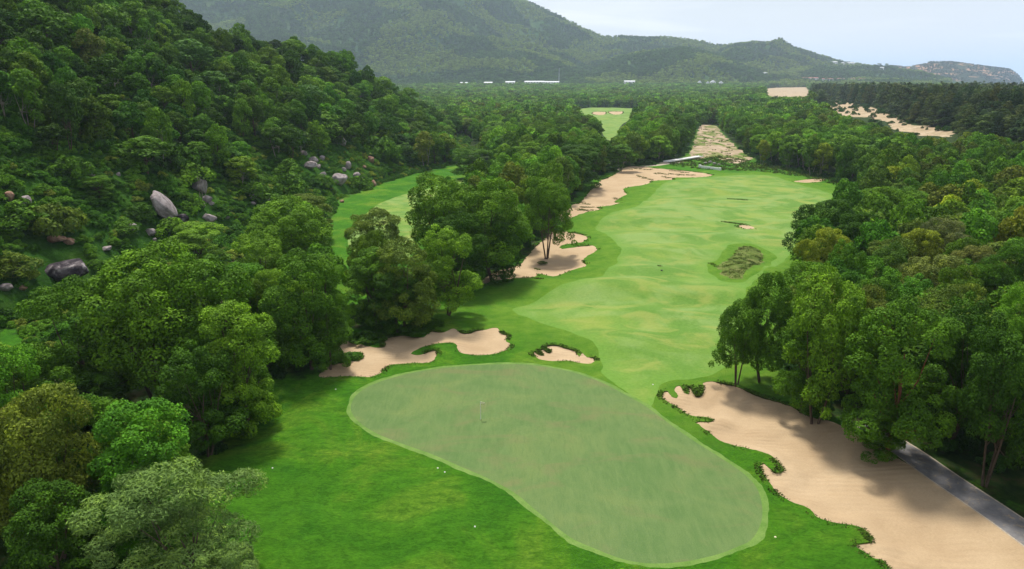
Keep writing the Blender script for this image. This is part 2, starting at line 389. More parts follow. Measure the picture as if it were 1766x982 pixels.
def m_kerb():
    m, t = mat('kerb_concrete'); v = coords(t)
    c = ramp(t, ntex(t, v, 2, 5, 0.7), [(0.3, (0.28,0.24,0.19)), (0.7, (0.44,0.37,0.28))])
    finish(t, c, 0.9, ntex(t, v, 15, 2), 0.01, 0.4); return m
def m_waste():
    m, t = mat('waste_sand_and_grass'); v = coords(t)
    c = ramp(t, ntex(t, coords(t, (1.0, 0.3, 1)), 0.13, 5, 0.6, 0.6), [(0.38, (0.08,0.15,0.02)), (0.45, (0.17,0.19,0.06)), (0.51, (0.35,0.27,0.18)), (0.7, (0.46,0.36,0.26))])
    f = ntex(t, v, 0.7, 6, 0.8); c = mix(t, mrange(t, f, 0.5, 0.65, 0, 0.45), c, (0.13,0.11,0.06))
    finish(t, c, 0.95, f, 0.3, 0.8, 0.05); return m
def m_dune():
    m, t = mat('dune_sand'); v = coords(t)
    c = ramp(t, ntex(t, v, 0.06, 6, 0.65, 0.5), [(0.35, (0.33,0.25,0.155)), (0.6, (0.43,0.34,0.23))])
    f = ntex(t, v, 0.35, 6, 0.8); c = mix(t, mrange(t, f, 0.53, 0.60, 0, 0.7), c, (0.13,0.12,0.05))
    finish(t, c, 0.95, f, 0.3, 0.8, 0.05); return m
def m_native():
    m, t = mat('native_grass_mound'); v = coords(t)
    c = ramp(t, ntex(t, coords(t, (1, 0.6, 1), (0, 0, 0.6)), 0.5, 6, 0.75, 0.8), [(0.36, (0.06,0.10,0.018)), (0.5, (0.12,0.17,0.035)), (0.62, (0.19,0.21,0.07))])
    finish(t, c, 0.95, ntex(t, v, 2, 5, 0.8), 0.4, 1.0, 0.05); return m
M_GREEN, M_COLLAR, M_FAIR, M_ROUGH, M_HILL, M_SAND, M_EDGE, M_PATH, M_KERB, M_WASTE, M_DUNE, M_NATIVE = m_green(), m_collar(), m_fairway(), m_rough(), m_hill(), m_sand(), m_edge(), m_path(), m_kerb(), m_waste(), m_dune(), m_native()

# ------------------------------------------------------------------ object helpers
def np_mesh(name, V, F, mats=(), fmat=None, smooth=False, attrs=None):
    """F: (n,3) or (n,4) int array"""
    V = np.asarray(V, np.float32); F = np.asarray(F, np.int32)
    me = bpy.data.meshes.new(name)
    me.vertices.add(len(V)); me.vertices.foreach_set('co', V.ravel())
    k = F.shape[1]
    me.loops.add(F.size); me.loops.foreach_set('vertex_index', F.ravel())
    me.polygons.add(len(F)); me.polygons.foreach_set('loop_start', np.arange(0, F.size, k, dtype=np.int32))
    for m in mats: me.materials.append(m)
    if fmat is not None: me.polygons.foreach_set('material_index', np.asarray(fmat, np.int32))
    me.polygons.foreach_set('use_smooth', np.full(len(F), smooth))
    if attrs:
        for an, (dom, arr) in attrs.items():
            a = me.attributes.new(an, 'FLOAT', dom); a.data.foreach_set('value', np.asarray(arr, np.float32))
    me.update(calc_edges=True)
    return me
def add(name, me, parent=None, label=None, cat=None, group=None, kind=None):
    o = bpy.data.objects.new(name, me); COL.objects.link(o)
    if parent is not None: o.parent = parent
    if label: o['label'] = label
    if cat: o['category'] = cat
    if group: o['group'] = group
    if kind: o['kind'] = kind
    return o
def empty(name, loc, rz=0.0, scale=(1, 1, 1), **k):
    o = add(name, None, **k); o.location = loc; o.rotation_euler = (0, 0, rz); o.scale = scale
    o.empty_display_size = 0.5
    return o

# ------------------------------------------------------------------ the ground: one fan-shaped net of triangles cut along every outline
def spaced(a, b, s0, g, cap):
    r = [a]; s = s0
    while r[-1] < b:
        r.append(r[-1] + min(s, cap)); s *= g
    return r
ys = list(np.linspace(-700, 34, 16)) + spaced(38, 3400, 0.33, 1.0062, 45)
ys = np.array(ys)
uc = np.linspace(-0.95, 0.95, 430)
uo = 0.95 + np.geomspace(0.02, 2.6, 22)
us = np.concatenate([-uo[::-1], uc, uo])
GY, GU = np.meshgrid(ys, us, indexing='ij')
GX = GU * (np.abs(GY - 30) + 34)
nr, nc = GX.shape
X0, Y0 = GX.ravel(), GY.ravel()
idx = np.arange(nr * nc).reshape(nr, nc)
a, b, c_, d_ = idx[:-1, :-1], idx[:-1, 1:], idx[1:, 1:], idx[1:, :-1]
T = np.concatenate([np.stack([a, b, c_], -1).reshape(-1, 3), np.stack([a, c_, d_], -1).reshape(-1, 3)])
def wob(x, y, amp=0.22, s=1.6, seed=77): return fbm(x, y, s, 2, seed) * amp
fields = {}
for nm, depth, P in BUNKERS:
    far = nm in ('far_long', 'mid_left')
    fields['b_' + nm] = sdf(X0, Y0, P) + wob(X0, Y0, 0.45 if far else 0.16, 2.2 if far else 1.1)
fields['green'] = sdf(X0, Y0, GREEN)
fields['fairway'] = sdf(X0, Y0, FAIRWAY) + wob(X0, Y0, 0.5, 5)
fields['fairway'] = np.maximum(fields['fairway'], 2.0 + 1.5 * noise(X0, Y0, 7, 8) - sdf(X0, Y0, NATIVE))
fields['fairway2'] = sdf(X0, Y0, FAIRWAY2)
fields['upper'] = sdf(X0, Y0, UPPER, 40)
fields['corridor'] = sdf(X0, Y0, CORRIDOR, 40) + wob(X0, Y0, 2.0, 9)
fields['native'] = sdf(X0, Y0, NATIVE) + wob(X0, Y0, 0.8, 2.5)
fields['open'] = np.minimum(sdf(X0, Y0, OPEN, 30), sdf(X0, Y0, OPEN2, 30))
fields['open'] = np.minimum(fields['open'], sdf(X0, Y0, OPEN3, 30))
def near_line(P, m=25):
    o = np.full(X0.shape, 50.0)
    k = (X0 > P[:, 0].min() - m) & (X0 < P[:, 0].max() + m) & (Y0 > P[:, 1].min() - m) & (Y0 < P[:, 1].max() + m)
    o[k] = seg_dist(X0[k], Y0[k], P, closed=False); return o
fields['path'] = near_line(PATH) - PATH_W
fields['path2'] = near_line(PATH2) - 1.6
hillD = sdf(X0, Y0, FOOT, 1e9)
fields['hill'] = hillD + wob(X0, Y0, 1.2, 7)
DUNES = [smooth_poly(np.array([cast(px, py, 0)[:2] for px, py in P]), 3) for P in (
    [(1424,171),(1465,178),(1510,187),(1530,196),(1556,210),(1545,216),(1500,203),(1440,194)],
    [(1540,208),(1580,216),(1640,223),(1640,236),(1590,234),(1540,222)],
    [(1318,154),(1350,151),(1392,151),(1395,168),(1350,170),(1322,166)])]
fields['dune'] = np.minimum(np.minimum(sdf(X0, Y0, DUNES[0], 90), sdf(X0, Y0, DUNES[1], 90)), sdf(X0, Y0, DUNES[2], 90)) + wob(X0, Y0, 3, 14)
fields['z'] = terrain(X0, Y0)
names = list(fields)
FI = {n: i for i, n in enumerate(names)}
A = np.stack([X0, Y0] + [fields[n] for n in names], 1)      # pool of vertices with every field
def split(T, fn):
    """cut triangles T along field fn = 0 -> (inside, outside)"""
    global A
    f = A[:, 2 + FI[fn]].copy()
    f[np.abs(f) < 1e-5] = 1e-5
    s = f[T] < 0
    n = s.sum(1)
    Tin, Tout = T[n == 3], T[n == 0]
    M = T[(n == 1) | (n == 2)]
    if not len(M): return Tin, Tout
    sm = f[M] < 0
    n = sm.sum(1)
    lone = np.where(n == 1, sm.argmax(1), (~sm).argmax(1))
    r = np.arange(len(M))
    p = M[r, lone]; q = M[r, (lone + 1) % 3]; w_ = M[r, (lone + 2) % 3]
    E = np.concatenate([np.stack([p, q], 1), np.stack([p, w_], 1)]); Es = np.sort(E, 1)
    key = Es[:, 0].astype(np.int64) * (len(A) + 1) + Es[:, 1]
    uk, first, inv = np.unique(key, return_index=True, return_inverse=True)
    e = Es[first]; t = f[e[:, 0]] / (f[e[:, 0]] - f[e[:, 1]])
    nv = A[e[:, 0]] * (1 - t[:, None]) + A[e[:, 1]] * t[:, None]
    nv[:, 2 + FI[fn]] = 1e-5
    base = len(A); A = np.concatenate([A, nv])
    pq = base + inv[:len(M)]; pw = base + inv[len(M):]
    tri1 = np.stack([p, pq, pw], 1)
    q1 = np.stack([pq, q, w_], 1); q2 = np.stack([pq, w_, pw], 1)
    li = n == 1
    Tin = np.concatenate([Tin, tri1[li], q1[~li], q2[~li]])
    Tout = np.concatenate([Tout, tri1[~li], q1[li], q2[li]])
    return Tin, Tout
def zone(name, T, m, zoff=0.0, zfun=None, smooth=True, **k):
    u, inv = np.unique(T, return_inverse=True)
    F = inv.reshape(-1, 3)
    P = A[u]; z = P[:, 2 + FI['z']] + zoff
    if zfun is not None: z = z + zfun(P)
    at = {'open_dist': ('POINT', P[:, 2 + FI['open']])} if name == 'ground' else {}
    at['fw_dist'] = ('POINT', P[:, 2 + FI['fairway']] if name in ('ground', 'fairway') else np.full(len(P), -50.0))
    return add(name, np_mesh(name, np.stack([P[:, 0], P[:, 1], z], 1), F, [m], smooth=smooth, attrs=at), **k)
BL = {'near_left': 'pale sand bunker with grass fingers, left of the green by the trees',
      'small_centre': 'smallest sand bunker behind the green, with a dark ragged grass lip',
      'large_right': 'large raked sand bunker running along the right of the green beside the cart path',
      'mid_left': 'sand bunker halfway up the left of the fairway under two leaning trees',
      'far_long': 'long sand bunker at the far left end of the fairway, dotted with grass islands',
      'upper_left': 'left one of two small bunkers on the distant fairway',
      'upper_right': 'right one of two small bunkers on the distant fairway',
      'far_right': 'thin pale sand strip at the far right corner of the fairway',
      'speck': 'tiny sliver of pale sand out on the fairway'}
def bfun(nm, depth):
    def f(P):
        d = -P[:, 2 + FI['b_' + nm]]
        return -depth * 0.55 * lip(P[:, 0], P[:, 1]) * (1 - 0.5 * ss(d / 2)) - depth * ss(d / 3.0) * np.where(P[:, 1] < 110, ss(PATHD(P[:, 0], P[:, 1]) / 9), 1)
    return f
EDGES = []
rest = T
tp, rest = split(rest, 'path'); zone('cart_path', tp, M_PATH, kind='structure', zoff=0.0)
A[:, 2 + FI['path']] -= 0.18
tk, rest = split(rest, 'path'); zone('kerb', tk, M_KERB, kind='structure', zfun=lambda P: 0.06 * ss(np.minimum(P[:, 2 + FI['path']] + 0.18, -P[:, 2 + FI['path']]) / 0.03))
PATHD = lambda x, y: seg_dist(np.asarray(x), np.asarray(y), PATH, False)
def lip(x, y):
    return (0.12 + 0.88 * ss(noise(x, y, 3.2, 88) * 1.3 + 0.45)) * np.where(y < 110, ss((PATHD(x, y) - 5.0) / 5), 1)
for nm, depth, P in BUNKERS:
    tin, rest = split(rest, 'b_' + nm)
    bo = zone('bunker', tin, M_SAND, zfun=bfun(nm, depth), label=BL[nm], cat='bunker')
    # the cut turf wall round the sand
    ed = np.concatenate([tin[:, [0, 1]], tin[:, [1, 2]], tin[:, [2, 0]]])
    es = np.sort(ed, 1); key = es[:, 0].astype(np.int64) * (len(A) + 1) + es[:, 1]
    uk, fi, ct = np.unique(key, return_index=True, return_counts=True)
    bd = ed[fi[ct == 1]]
    p, q = A[bd[:, 0]], A[bd[:, 1]]
    zbp = -depth * 0.55 * lip(p[:, 0], p[:, 1]) - 0.004; zbq = -depth * 0.55 * lip(q[:, 0], q[:, 1]) - 0.004; k = len(bd); zi = 2 + FI['z']
    V = np.concatenate([np.c_[p[:, :2], p[:, zi]], np.c_[q[:, :2], q[:, zi]], np.c_[q[:, :2], q[:, zi] + zbq], np.c_[p[:, :2], p[:, zi] + zbp]])
    i = np.arange(k); F = np.stack([i, i + k, i + 2 * k, i + 3 * k], 1)
    add('turf_wall', np_mesh('turf_wall', V, F, [M_EDGE]), parent=bo)
    EDGES.append((nm, depth, p[:, [0, 1, zi]], q[:, [0, 1, zi]]))
tg, rest = split(rest, 'green')
zone('putting_green', tg, M_GREEN, kind='structure')
A[:, 2 + FI['green']] -= 0.55 + 0.25 * noise(A[:, 0], A[:, 1], 4.0, 12) + 0.12 * noise(A[:, 0], A[:, 1], 0.9, 13)
tcl, rest = split(rest, 'green')
zone('green_collar', tcl, M_COLLAR, kind='structure', zfun=lambda P: 0.05 * np.ones(len(P)) * ss((P[:, 2 + FI['green']] + 0.75) / 0.1 + 0) * 0)
tn, rest = split(rest, 'native')
zone('native_grass_mound', tn, M_NATIVE, kind='structure', zfun=lambda P: 0.5 * ss(-P[:, 2 + FI['native']] / 2.5) + 0.3 * fbm(P[:, 0], P[:, 1], 2.5, 2, 5) * ss(-P[:, 2 + FI['native']]))
tp, rest = split(rest, 'path2'); zone('far_cart_path', tp, M_KERB, kind='structure')
tf, rest = split(rest, 'fairway'); zone('fairway', tf, M_FAIR, kind='structure')
tf, rest = split(rest, 'fairway2'); zone('second_fairway', tf, M_FAIR, kind='structure')
tf, rest = split(rest, 'upper'); zone('distant_fairway', tf, M_FAIR, kind='structure')
tf, rest = split(rest, 'corridor'); zone('waste_area', tf, M_WASTE, kind='structure')
tf, rest = split(rest, 'dune'); zone('dune_sand', tf, M_DUNE, kind='structure')
th, rest = split(rest, 'hill'); zone('hillside', th, M_HILL, kind='structure')
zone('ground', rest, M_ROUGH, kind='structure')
# ------------------------------------------------------------------ far land: mountain, spurs, headland, sea
def col_profile(pts, D):
    u, h = [], []
    for px, py in pts:
        dx, dy, dz = ray(px, py); u.append(dx / dy); h.append(CAMZ + D * dz / dy)
    return np.array(u), np.array(h)
MAIN = [(-700,-60),(-200,-150),(100,-175),(310,-160),(500,-140),(700,-92),(820,-42),(905,3),(960,27),(1000,48),(1040,66),(1070,64),(1100,66),(1150,67),(1200,72),(1245,81),(1300,74),(1340,77),(1370,84),(1400,93),(1450,108),(1500,116),(1540,121),(1580,128),(1640,140),(1800,150)]
SPUR1 = [(960,150),(1010,136),(1060,104),(1110,92),(1180,88),(1250,103),(1300,124),(1330,146),(1350,152)]
SPUR2 = [(400,140),(520,118),(640,104),(740,92),(830,88),(900,90),(960,103),(1010,124),(1050,146),(1060,152)]
SPUR3 = [(1290,150),(1330,128),(1370,120),(1420,118),(1480,126),(1540,136),(1580,150)]
def mountain_h(x, y):
    u = x / y
    um, hm = col_profile(MAIN, 3900.0)
    H = np.interp(u, um, hm)
    t = (y - 2420) / (3900 - 2420)
    up = np.clip(t, 0, 1) ** 1.15
    dn = np.clip((y - 3900) / 1800, 0, 1)
    g = fbm(x, y, 520, 5, 41, 0.55)
    rd = 1 - np.abs(noise(x, y, 330, 52)) * 1.6
    z = 18 + (H - 18) * (up * (1 - dn * 0.8))
    z = z + (g * 34 + rd * 36 - 24) * ss(t * 4) * ss((1 - t) * 5) * np.clip((H - 10) / 90, 0.15, 1.3)
    for S, D, wd, sd_ in ((SPUR1, 2950.0, 420, 61), (SPUR2, 3020.0, 480, 62), (SPUR3, 3250.0, 420, 63)):
        us_, hs = col_profile(S, D)
        hh = np.interp(u, us_, hs, left=-50, right=-50)
        p = 1 - ((y - D) / wd) ** 2
        zz = 18 + (hh - 18) * np.clip(p, 0, 1) ** 0.8 + fbm(x, y, 160, 3, sd_) * 5 * ss((hh - 18) / 30)
        z = np.maximum(z, np.where((p > 0) & (hh > 18), zz, -99))
    return z
def grid_mesh(name, m, xs_u, ys_, hf, smooth=True, **k):
    Yg, Ug = np.meshgrid(ys_, xs_u, indexing='ij'); Xg = Yg * Ug
    Z = hf(Xg, Yg); n0, n1 = Xg.shape
    i = np.arange(n0 * n1).reshape(n0, n1)
    F = np.stack([i[:-1, :-1], i[:-1, 1:], i[1:, 1:], i[1:, :-1]], -1).reshape(-1, 4)
    return add(name, np_mesh(name, np.stack([Xg, Yg, Z], -1).reshape(-1, 3), F, [m], smooth=smooth), **k)
m, t = mat('mountain_ground'); v = coords(t)
c = ramp(t, ntex(t, v, 0.006, 8, 0.65, 0.6), [(0.35, (0.02,0.05,0.02)), (0.5, (0.035,0.085,0.02)), (0.65, (0.09,0.14,0.04))])
c = mix(t, mrange(t, ntex(t, v, 0.05, 6, 0.7), 0.6, 0.75, 0, 0.5), c, (0.16,0.16,0.08))
finish(t, c, 0.95, ntex(t, v, 0.08, 4, 0.7), 6.0, 1.0, 0.03); M_MOUNT = m
m, t = mat('headland_rock_and_scrub'); v = coords(t)
c = ramp(t, ntex(t, coords(t, (0.7, 0.7, 3.0)), 0.009, 6, 0.6, 1.2), [(0.50, (0.03,0.05,0.02)), (0.54, (0.06,0.07,0.03)), (0.57, (0.42,0.24,0.15)), (0.70, (0.50,0.30,0.19))])
c = mix(t, mrange(t, ntex(t, v, 0.06, 5, 0.7), 0.5, 0.6, 0, 0.8), c, (0.03,0.05,0.02))
finish(t, c, 0.95, ntex(t, v, 0.1, 4, 0.7), 5.0, 1.0, 0.03); M_HEAD = m
m, t = mat('sea_water')
finish(t, (0.10, 0.20, 0.26), 0.28, ntex(t, coords(t), 0.05, 4, 0.6), 0.6, 0.6, 0.5); M_SEA = m
grid_mesh('mountain', M_MOUNT, np.linspace(-1.35, 0.66, 330), np.linspace(2420, 5600, 170), mountain_h, kind='structure')
HEADL = [(1500,150),(1515,124),(1535,114),(1562,116),(1590,112),(1605,107),(1640,107),(1665,110),(1700,115),(1740,120),(1752,127),(1760,136),(1766,146),(1772,165)]
def head_h(x, y):
    us_, hs = col_profile(HEADL, 4400.0)
    hh = np.interp(x / y, us_, hs, left=-40, right=-60)
    p = np.clip((y - 4060) / 340, 0, 1) ** 0.7 * (1 - np.clip((y - 4500) / 500, 0, 1) * 0.9)
    return -14 + (hh + 14) * p + fbm(x, y, 120, 4, 71) * 9 * ss((hh) / 40) * ss((y - 4060) / 150) * ss(np.abs(y - 4400) / 150)
grid_mesh('headland', M_HEAD, np.linspace(0.48, 0.735, 150), np.linspace(4040, 5050, 60), head_h, kind='structure')
add('sea', np_mesh('sea', [(-28000, 200, -5), (28000, 200, -5), (28000, 30000, -5), (-28000, 30000, -5)], [(0, 1, 2, 3)], [M_SEA]), kind='structure')
add('sea_bed_ground', np_mesh('sea_bed_ground', [(-28000, -3000, -12), (28000, -3000, -12), (28000, 30000, -12), (-28000, 30000, -12)], [(0, 1, 2, 3)], [M_DUNE]), kind='structure')

# ------------------------------------------------------------------ foliage
def leaf_material(name, transl=0.16, hue=(1.75, 1.65, 0.9)):
    m, t = mat(name)
    at = N(t, 'ShaderNodeAttribute', attribute_type='INSTANCER', attribute_name='tint')
    vv = N(t, 'ShaderNodeAttribute', attribute_name='leaf_tone').outputs['Fac']
    tone = ramp(t, vv, [(0.0, (0.50, 0.56, 0.55)), (0.5, (1.0, 1.0, 1.0)), (1.0, hue)])
    c = mix(t, 1.0, at.outputs['Color'], tone, 'MULTIPLY')
    o = N(t, 'ShaderNodeOutputMaterial'); p = N(t, 'ShaderNodeBsdfPrincipled')
    p.inputs['Roughness'].default_value = 0.6; p.inputs['Specular IOR Level'].default_value = 0.05
    L(t, c, p.inputs['Base Color'])
    tr = N(t, 'ShaderNodeBsdfTranslucent'); L(t, mix(t, 1.0, c, (1.15, 1.35, 0.5), 'MULTIPLY'), tr.inputs['Color'])
    ms = N(t, 'ShaderNodeMixShader'); ms.inputs[0].default_value = transl
    L(t, p.outputs[0], ms.inputs[1]); L(t, tr.outputs[0], ms.inputs[2]); L(t, ms.outputs[0], o.inputs['Surface'])
    return m
M_LEAF = leaf_material('tree_leaves')
def bark_material(name, a, b):
    m, t = mat(name); v = coords(t, (3, 3, 0.6))
    c = ramp(t, ntex(t, v, 2, 5, 0.7), [(0.3, a), (0.7, b)])
    finish(t, c, 0.95, ntex(t, v, 5, 3), 0.05, 1.0, 0.05); return m
M_BARK = bark_material('tree_bark', (0.05, 0.035, 0.025), (0.15, 0.11, 0.08))
M_BARKP = bark_material('pale_bark', (0.18, 0.15, 0.12), (0.34, 0.30, 0.25))
M_BARKR = bark_material('reddish_bark', (0.14, 0.05, 0.03), (0.25, 0.10, 0.06))
def unit(v): return v / (np.linalg.norm(v, axis=-1, keepdims=True) + 1e-9)
def leaves(rng, C, Nrm, size, aspect, tone, curl=0.0):
    n = len(C); r = unit(rng.normal(size=(n, 3)))
    T_ = unit(np.cross(Nrm, r)); B_ = np.cross(Nrm, T_)
    s = size * rng.uniform(0.65, 1.35, (n, 1))
    V = np.concatenate([C - T_ * s, C + B_ * s * aspect, C + T_ * s, C - B_ * s * aspect])
    i = np.arange(n); F = np.stack([i, i + n, i + 2 * n, i + 3 * n], 1)
    return V, F, tone
def tree_points(seed, W_, H_, z0, nb, npf, pr, shape='dome'):
    rng = np.random.default_rng(seed)
    R = W_ / 2; bou = []
    tries = 0
    while len(bou) < nb and tries < 4000:
        tries += 1
        a = rng.uniform(0, 2 * math.pi); k = rng.uniform(0, 1)
        if shape == 'dome':
            zf = rng.uniform(0.05, 0.86); rr = R * 0.66 * math.sqrt(max(0.0, 1 - (max(zf - 0.3, 0) / 0.72) ** 2)) * (k ** 0.35)
            rb = R * rng.uniform(0.26, 0.42)
        elif shape == 'cone':
            zf = rng.uniform(0.05, 0.93); rr = R * 0.75 * (1.02 - zf) ** 0.7 * (k ** 0.4); rb = R * (0.42 - 0.22 * zf)
        else:
            zf = rng.uniform(0.1, 0.45); rr = R * 0.62 * (k ** 0.5); rb = R * rng.uniform(0.34, 0.5)
        z = z0 + (H_ - z0) * zf
        z = min(z, H_ - rb * 0.95)
        p = np.array([rr * math.cos(a), rr * math.sin(a), z])
        if all(np.linalg.norm(p - q[:3]) > 0.85 * rb for q in bou): bou.append(np.array([*p, rb]))
    top = np.array([rng.uniform(-.1, .1) * R, rng.uniform(-.1, .1) * R, H_ - R * 0.38, R * 0.38]) if shape != 'cone' else np.array([0, 0, H_ - R * 0.2, R * 0.2])
    bou.append(top); bou = np.array(bou)
    P = []
    for b_ in bou:
        d = unit(rng.normal(size=(npf * 3, 3))); d = d[d[:, 2] > -0.45][:npf]
        r_ = pr * rng.uniform(0.6, 1.25, len(d)) * (b_[3] / (R * 0.4)) ** 0.5
        c = b_[:3] + d * (b_[3] - r_[:, None] * 0.30) * np.array([1, 1, 0.85])
        P.append(np.c_[c, r_])
    return bou, np.concatenate(P)
def crown_mesh(name, seed, W_, H_, z0, nb, npf, pr, nl, ls, aspect=0.55, shape='dome', up=0.35, droop=0.0):
    rng = np.random.default_rng(seed + 1000)
    bou, P = tree_points(seed, W_, H_, z0, nb, npf, pr, shape)
    wgt = P[:, 3] ** 2; k = rng.choice(len(P), nl * 2, p=wgt / wgt.sum())
    d = unit(rng.normal(size=(nl * 2, 3)) + np.array([0, 0, 0.35]))
    rad = rng.uniform(0.72, 1.06, (nl * 2, 1))
    stray = rng.random((nl * 2, 1)) < 0.05; rad = np.where(stray, rad * 1.18, rad)
    C = P[k, :3] + d * P[k, 3:4] * rad * np.array([1, 1, 0.85])
    keep = np.ones(len(C), bool)
    for j in range(len(P)):
        dd = np.linalg.norm((C - P[j, :3]), axis=1)
        keep &= ~((dd < P[j, 3] * 0.72) & (k != j))
    for b_ in bou:
        keep &= ~(np.linalg.norm(C - b_[:3], axis=1) < b_[3] * 0.62)
    keep &= C[:, 2] > 0.15
    C, d, k = C[keep][:nl], d[keep][:nl], k[keep][:nl]
    nrm = unit(d * 0.75 + rng.normal(size=C.shape) * 0.42 + np.array([0, 0, up]))
    pt = rng.uniform(0.15, 0.75, len(P))
    tone = np.clip(pt[k] * 0.75 + rng.uniform(-0.12, 0.4, len(C)), 0, 1)
    V, F, tn = leaves(rng, C, nrm, ls, aspect, tone)
    if droop:
        V[:, 2] -= 0
    return np_mesh(name, V, F, [M_LEAF], attrs={'leaf_tone': ('FACE', tone)}), bou
def tube(P, R, k=7):
    """tapered tube through points P with radii R"""
    P = np.asarray(P, float); V, F = [], []
    for i, p in enumerate(P):
        t_ = P[min(i + 1, len(P) - 1)] - P[max(i - 1, 0)]; t_ = t_ / (np.linalg.norm(t_) + 1e-9)
        a_ = np.cross(t_, [0.3, 1, 0.1]); a_ /= np.linalg.norm(a_); b_ = np.cross(t_, a_)
        for j in range(k):
            an = 2 * math.pi * j / k
            V.append(p + R[i] * (math.cos(an) * a_ + math.sin(an) * b_))
    for i in range(len(P) - 1):
        for j in range(k):
            F.append((i * k + j, i * k + (j + 1) % k, (i + 1) * k + (j + 1) % k, (i + 1) * k + j))
    return V, F
def join_parts(parts):
    V, F, o = [], [], 0
    for v_, f_ in parts:
        V += list(v_); F += [tuple(i + o for i in f) for f in f_]; o += len(v_)
    return np.array(V, float), np.array(F)
def trunk_mesh(name, seed, H_, bou, r0, stems=1, m=None):
    rng = np.random.default_rng(seed + 5); parts = []
    for s in range(stems):
        a = rng.uniform(0, 6.28); off = 0.0 if stems == 1 else r0 * 1.6
        b0 = np.array([off * math.cos(a), off * math.sin(a), -0.6])
        lean = np.array([math.cos(a), math.sin(a), 0]) * (0.25 if stems == 1 else H_ * 0.12)
        fk = b0 + lean * 0.6 + np.array([0, 0, 0.6 + H_ * rng.uniform(0.2, 0.3)])
        tp = b0 + lean * 1.4 + np.array([0, 0, H_ * 0.72])
        rr = r0 * (1 if stems == 1 else 0.62)
        mid = (fk + tp) / 2 + rng.normal(size=3) * 0.15
        parts.append(tube([b0, b0 + np.array([0, 0, 0.7]) + lean * 0.02, fk, mid, tp], [rr * 1.5, rr * 1.05, rr * 0.8, rr * 0.55, rr * 0.2]))
        sel = bou[s::stems]
        for b_ in sel[:10]:
            e = b_[:3]; q = fk + (e - fk) * 0.5 + np.array([0, 0, -0.08 * H_ * 0.3]) + rng.normal(size=3) * 0.2
            parts.append(tube([fk + (mid - fk) * rng.uniform(0, 0.6), q, e], [rr * 0.45, rr * 0.3, rr * 0.08], 5))
    V, F = join_parts(parts)
    return np_mesh(name, V, F, [m or M_BARK], smooth=True)
PROTO = {}
def proto(key, seed, W_, H_, z0, nb, npf, pr, nl, ls, r0=0.25, stems=1, bark=None, **k):
    cm, bou = crown_mesh('crown', seed, W_, H_, z0, nb, npf, pr, nl, ls, **k)
    tm = trunk_mesh('trunk', seed, H_, bou, r0, stems, bark) if r0 else None
    PROTO[key] = (cm, tm, W_, H_)
# near
proto('n0', 11, 11.5, 15, 2.2, 18, 10, 1.05, 30000, 0.135, 0.26, 2)
proto('n1', 12, 10.5, 15, 1.0, 19, 10, 1.0, 30000, 0.135, 0.24, 1)
proto('n2', 13, 12.0, 14, 2.6, 17, 11, 1.15, 30000, 0.14, 0.26, 3)
proto('n3', 14, 9.0, 15, 0.3, 19, 9, 0.9, 26000, 0.125, 0.22, 1)
proto('f0', 15, 10.0, 13, 1.5, 16, 9, 0.95, 36000, 0.15, 0.22, 2, aspect=0.22, up=0.1)
proto('f1', 16, 8.5, 12, 1.6, 13, 9, 0.85, 30000, 0.15, 0.2, 1, aspect=0.22, up=0.1)
# middle distance
proto('m0', 21, 11, 14, 2.4, 13, 9, 1.25, 5200, 0.33, 0.24, 2)
proto('m1', 22, 10, 14, 1.4, 13, 8, 1.15, 5200, 0.31, 0.22, 1)
proto('m2', 23, 9, 14, 2.0, 12, 8, 1.05, 4600, 0.31, 0.2, 2, bark=M_BARKP)
proto('m3', 24, 12, 13, 2.0, 14, 9, 1.3, 5200, 0.34, 0.25, 1)
proto('p0', 25, 9, 20, 1.2, 26, 7, 1.05, 6500, 0.42, 0.22, 1, aspect=0.22, shape='cone', up=0.2)
proto('p1', 26, 8, 19, 0.8, 24, 7, 1.0, 6500, 0.42, 0.2, 1, aspect=0.22, shape='cone', up=0.2)
# far
proto('d0', 31, 12, 13, 1.0, 7, 5, 1.9, 420, 1.0, 0.22)
proto('d1', 32, 11, 14, 1.0, 7, 5, 1.8, 420, 1.0, 0.2)
proto('d2', 33, 13, 12, 0.8, 8, 5, 2.0, 420, 1.05, 0.25)
proto('dp', 34, 9, 19, 1.0, 12, 4, 1.6, 500, 0.9, 0.2, aspect=0.35, shape='cone')
# bushes
proto('sx', 44, 3.0, 2.6, 0.1, 5, 6, 0.5, 1500, 0.16, 0.05, 1, shape='low')
proto('s0', 41, 4.2, 2.4, 0.1, 7, 7, 0.55, 2600, 0.16, 0.05, 2, shape='low')
proto('s1', 42, 4.8, 2.0, 0.1, 8, 7, 0.5, 2600, 0.17, 0.05, 2, shape='low')
proto('s2', 43, 3.4, 2.6, 0.1, 6, 7, 0.5, 2200, 0.18, 0.05, 1, shape='low', aspect=0.25)
NEARK, MIDK, FARK = ['n0', 'n1', 'n2', 'n3'], ['m0', 'm1', 'm2', 'm3'], ['d0', 'd1', 'd2']
def put_tree(key, x, y, z, Wd, Ht, rz, tint, label, group=None, name='tree', cat='tree', bark=None, trunk=True):
    cm, tm, w0, h0 = PROTO[key]
    r = empty(name, (x, y, z), rz, (Wd / w0, Wd / w0, Ht / h0), label=label, cat=cat, group=group)
    c_ = add('crown' if cat != 'shrub' else 'foliage', cm, parent=r); c_['tint'] = [float(v) for v in tint]
    if tm is not None and trunk:
        q = add('trunk' if cat != 'shrub' else 'stem', tm, parent=r)
        if bark is not None:
            q.data = tm.copy(); q.data.materials[0] = bark
    return r, c_
DARK, MID, BRI, OLI, YEL, BLU = (0.043,0.106,0.009), (0.073,0.165,0.012), (0.130,0.252,0.018), (0.104,0.160,0.020), (0.195,0.245,0.018), (0.055,0.085,0.026)
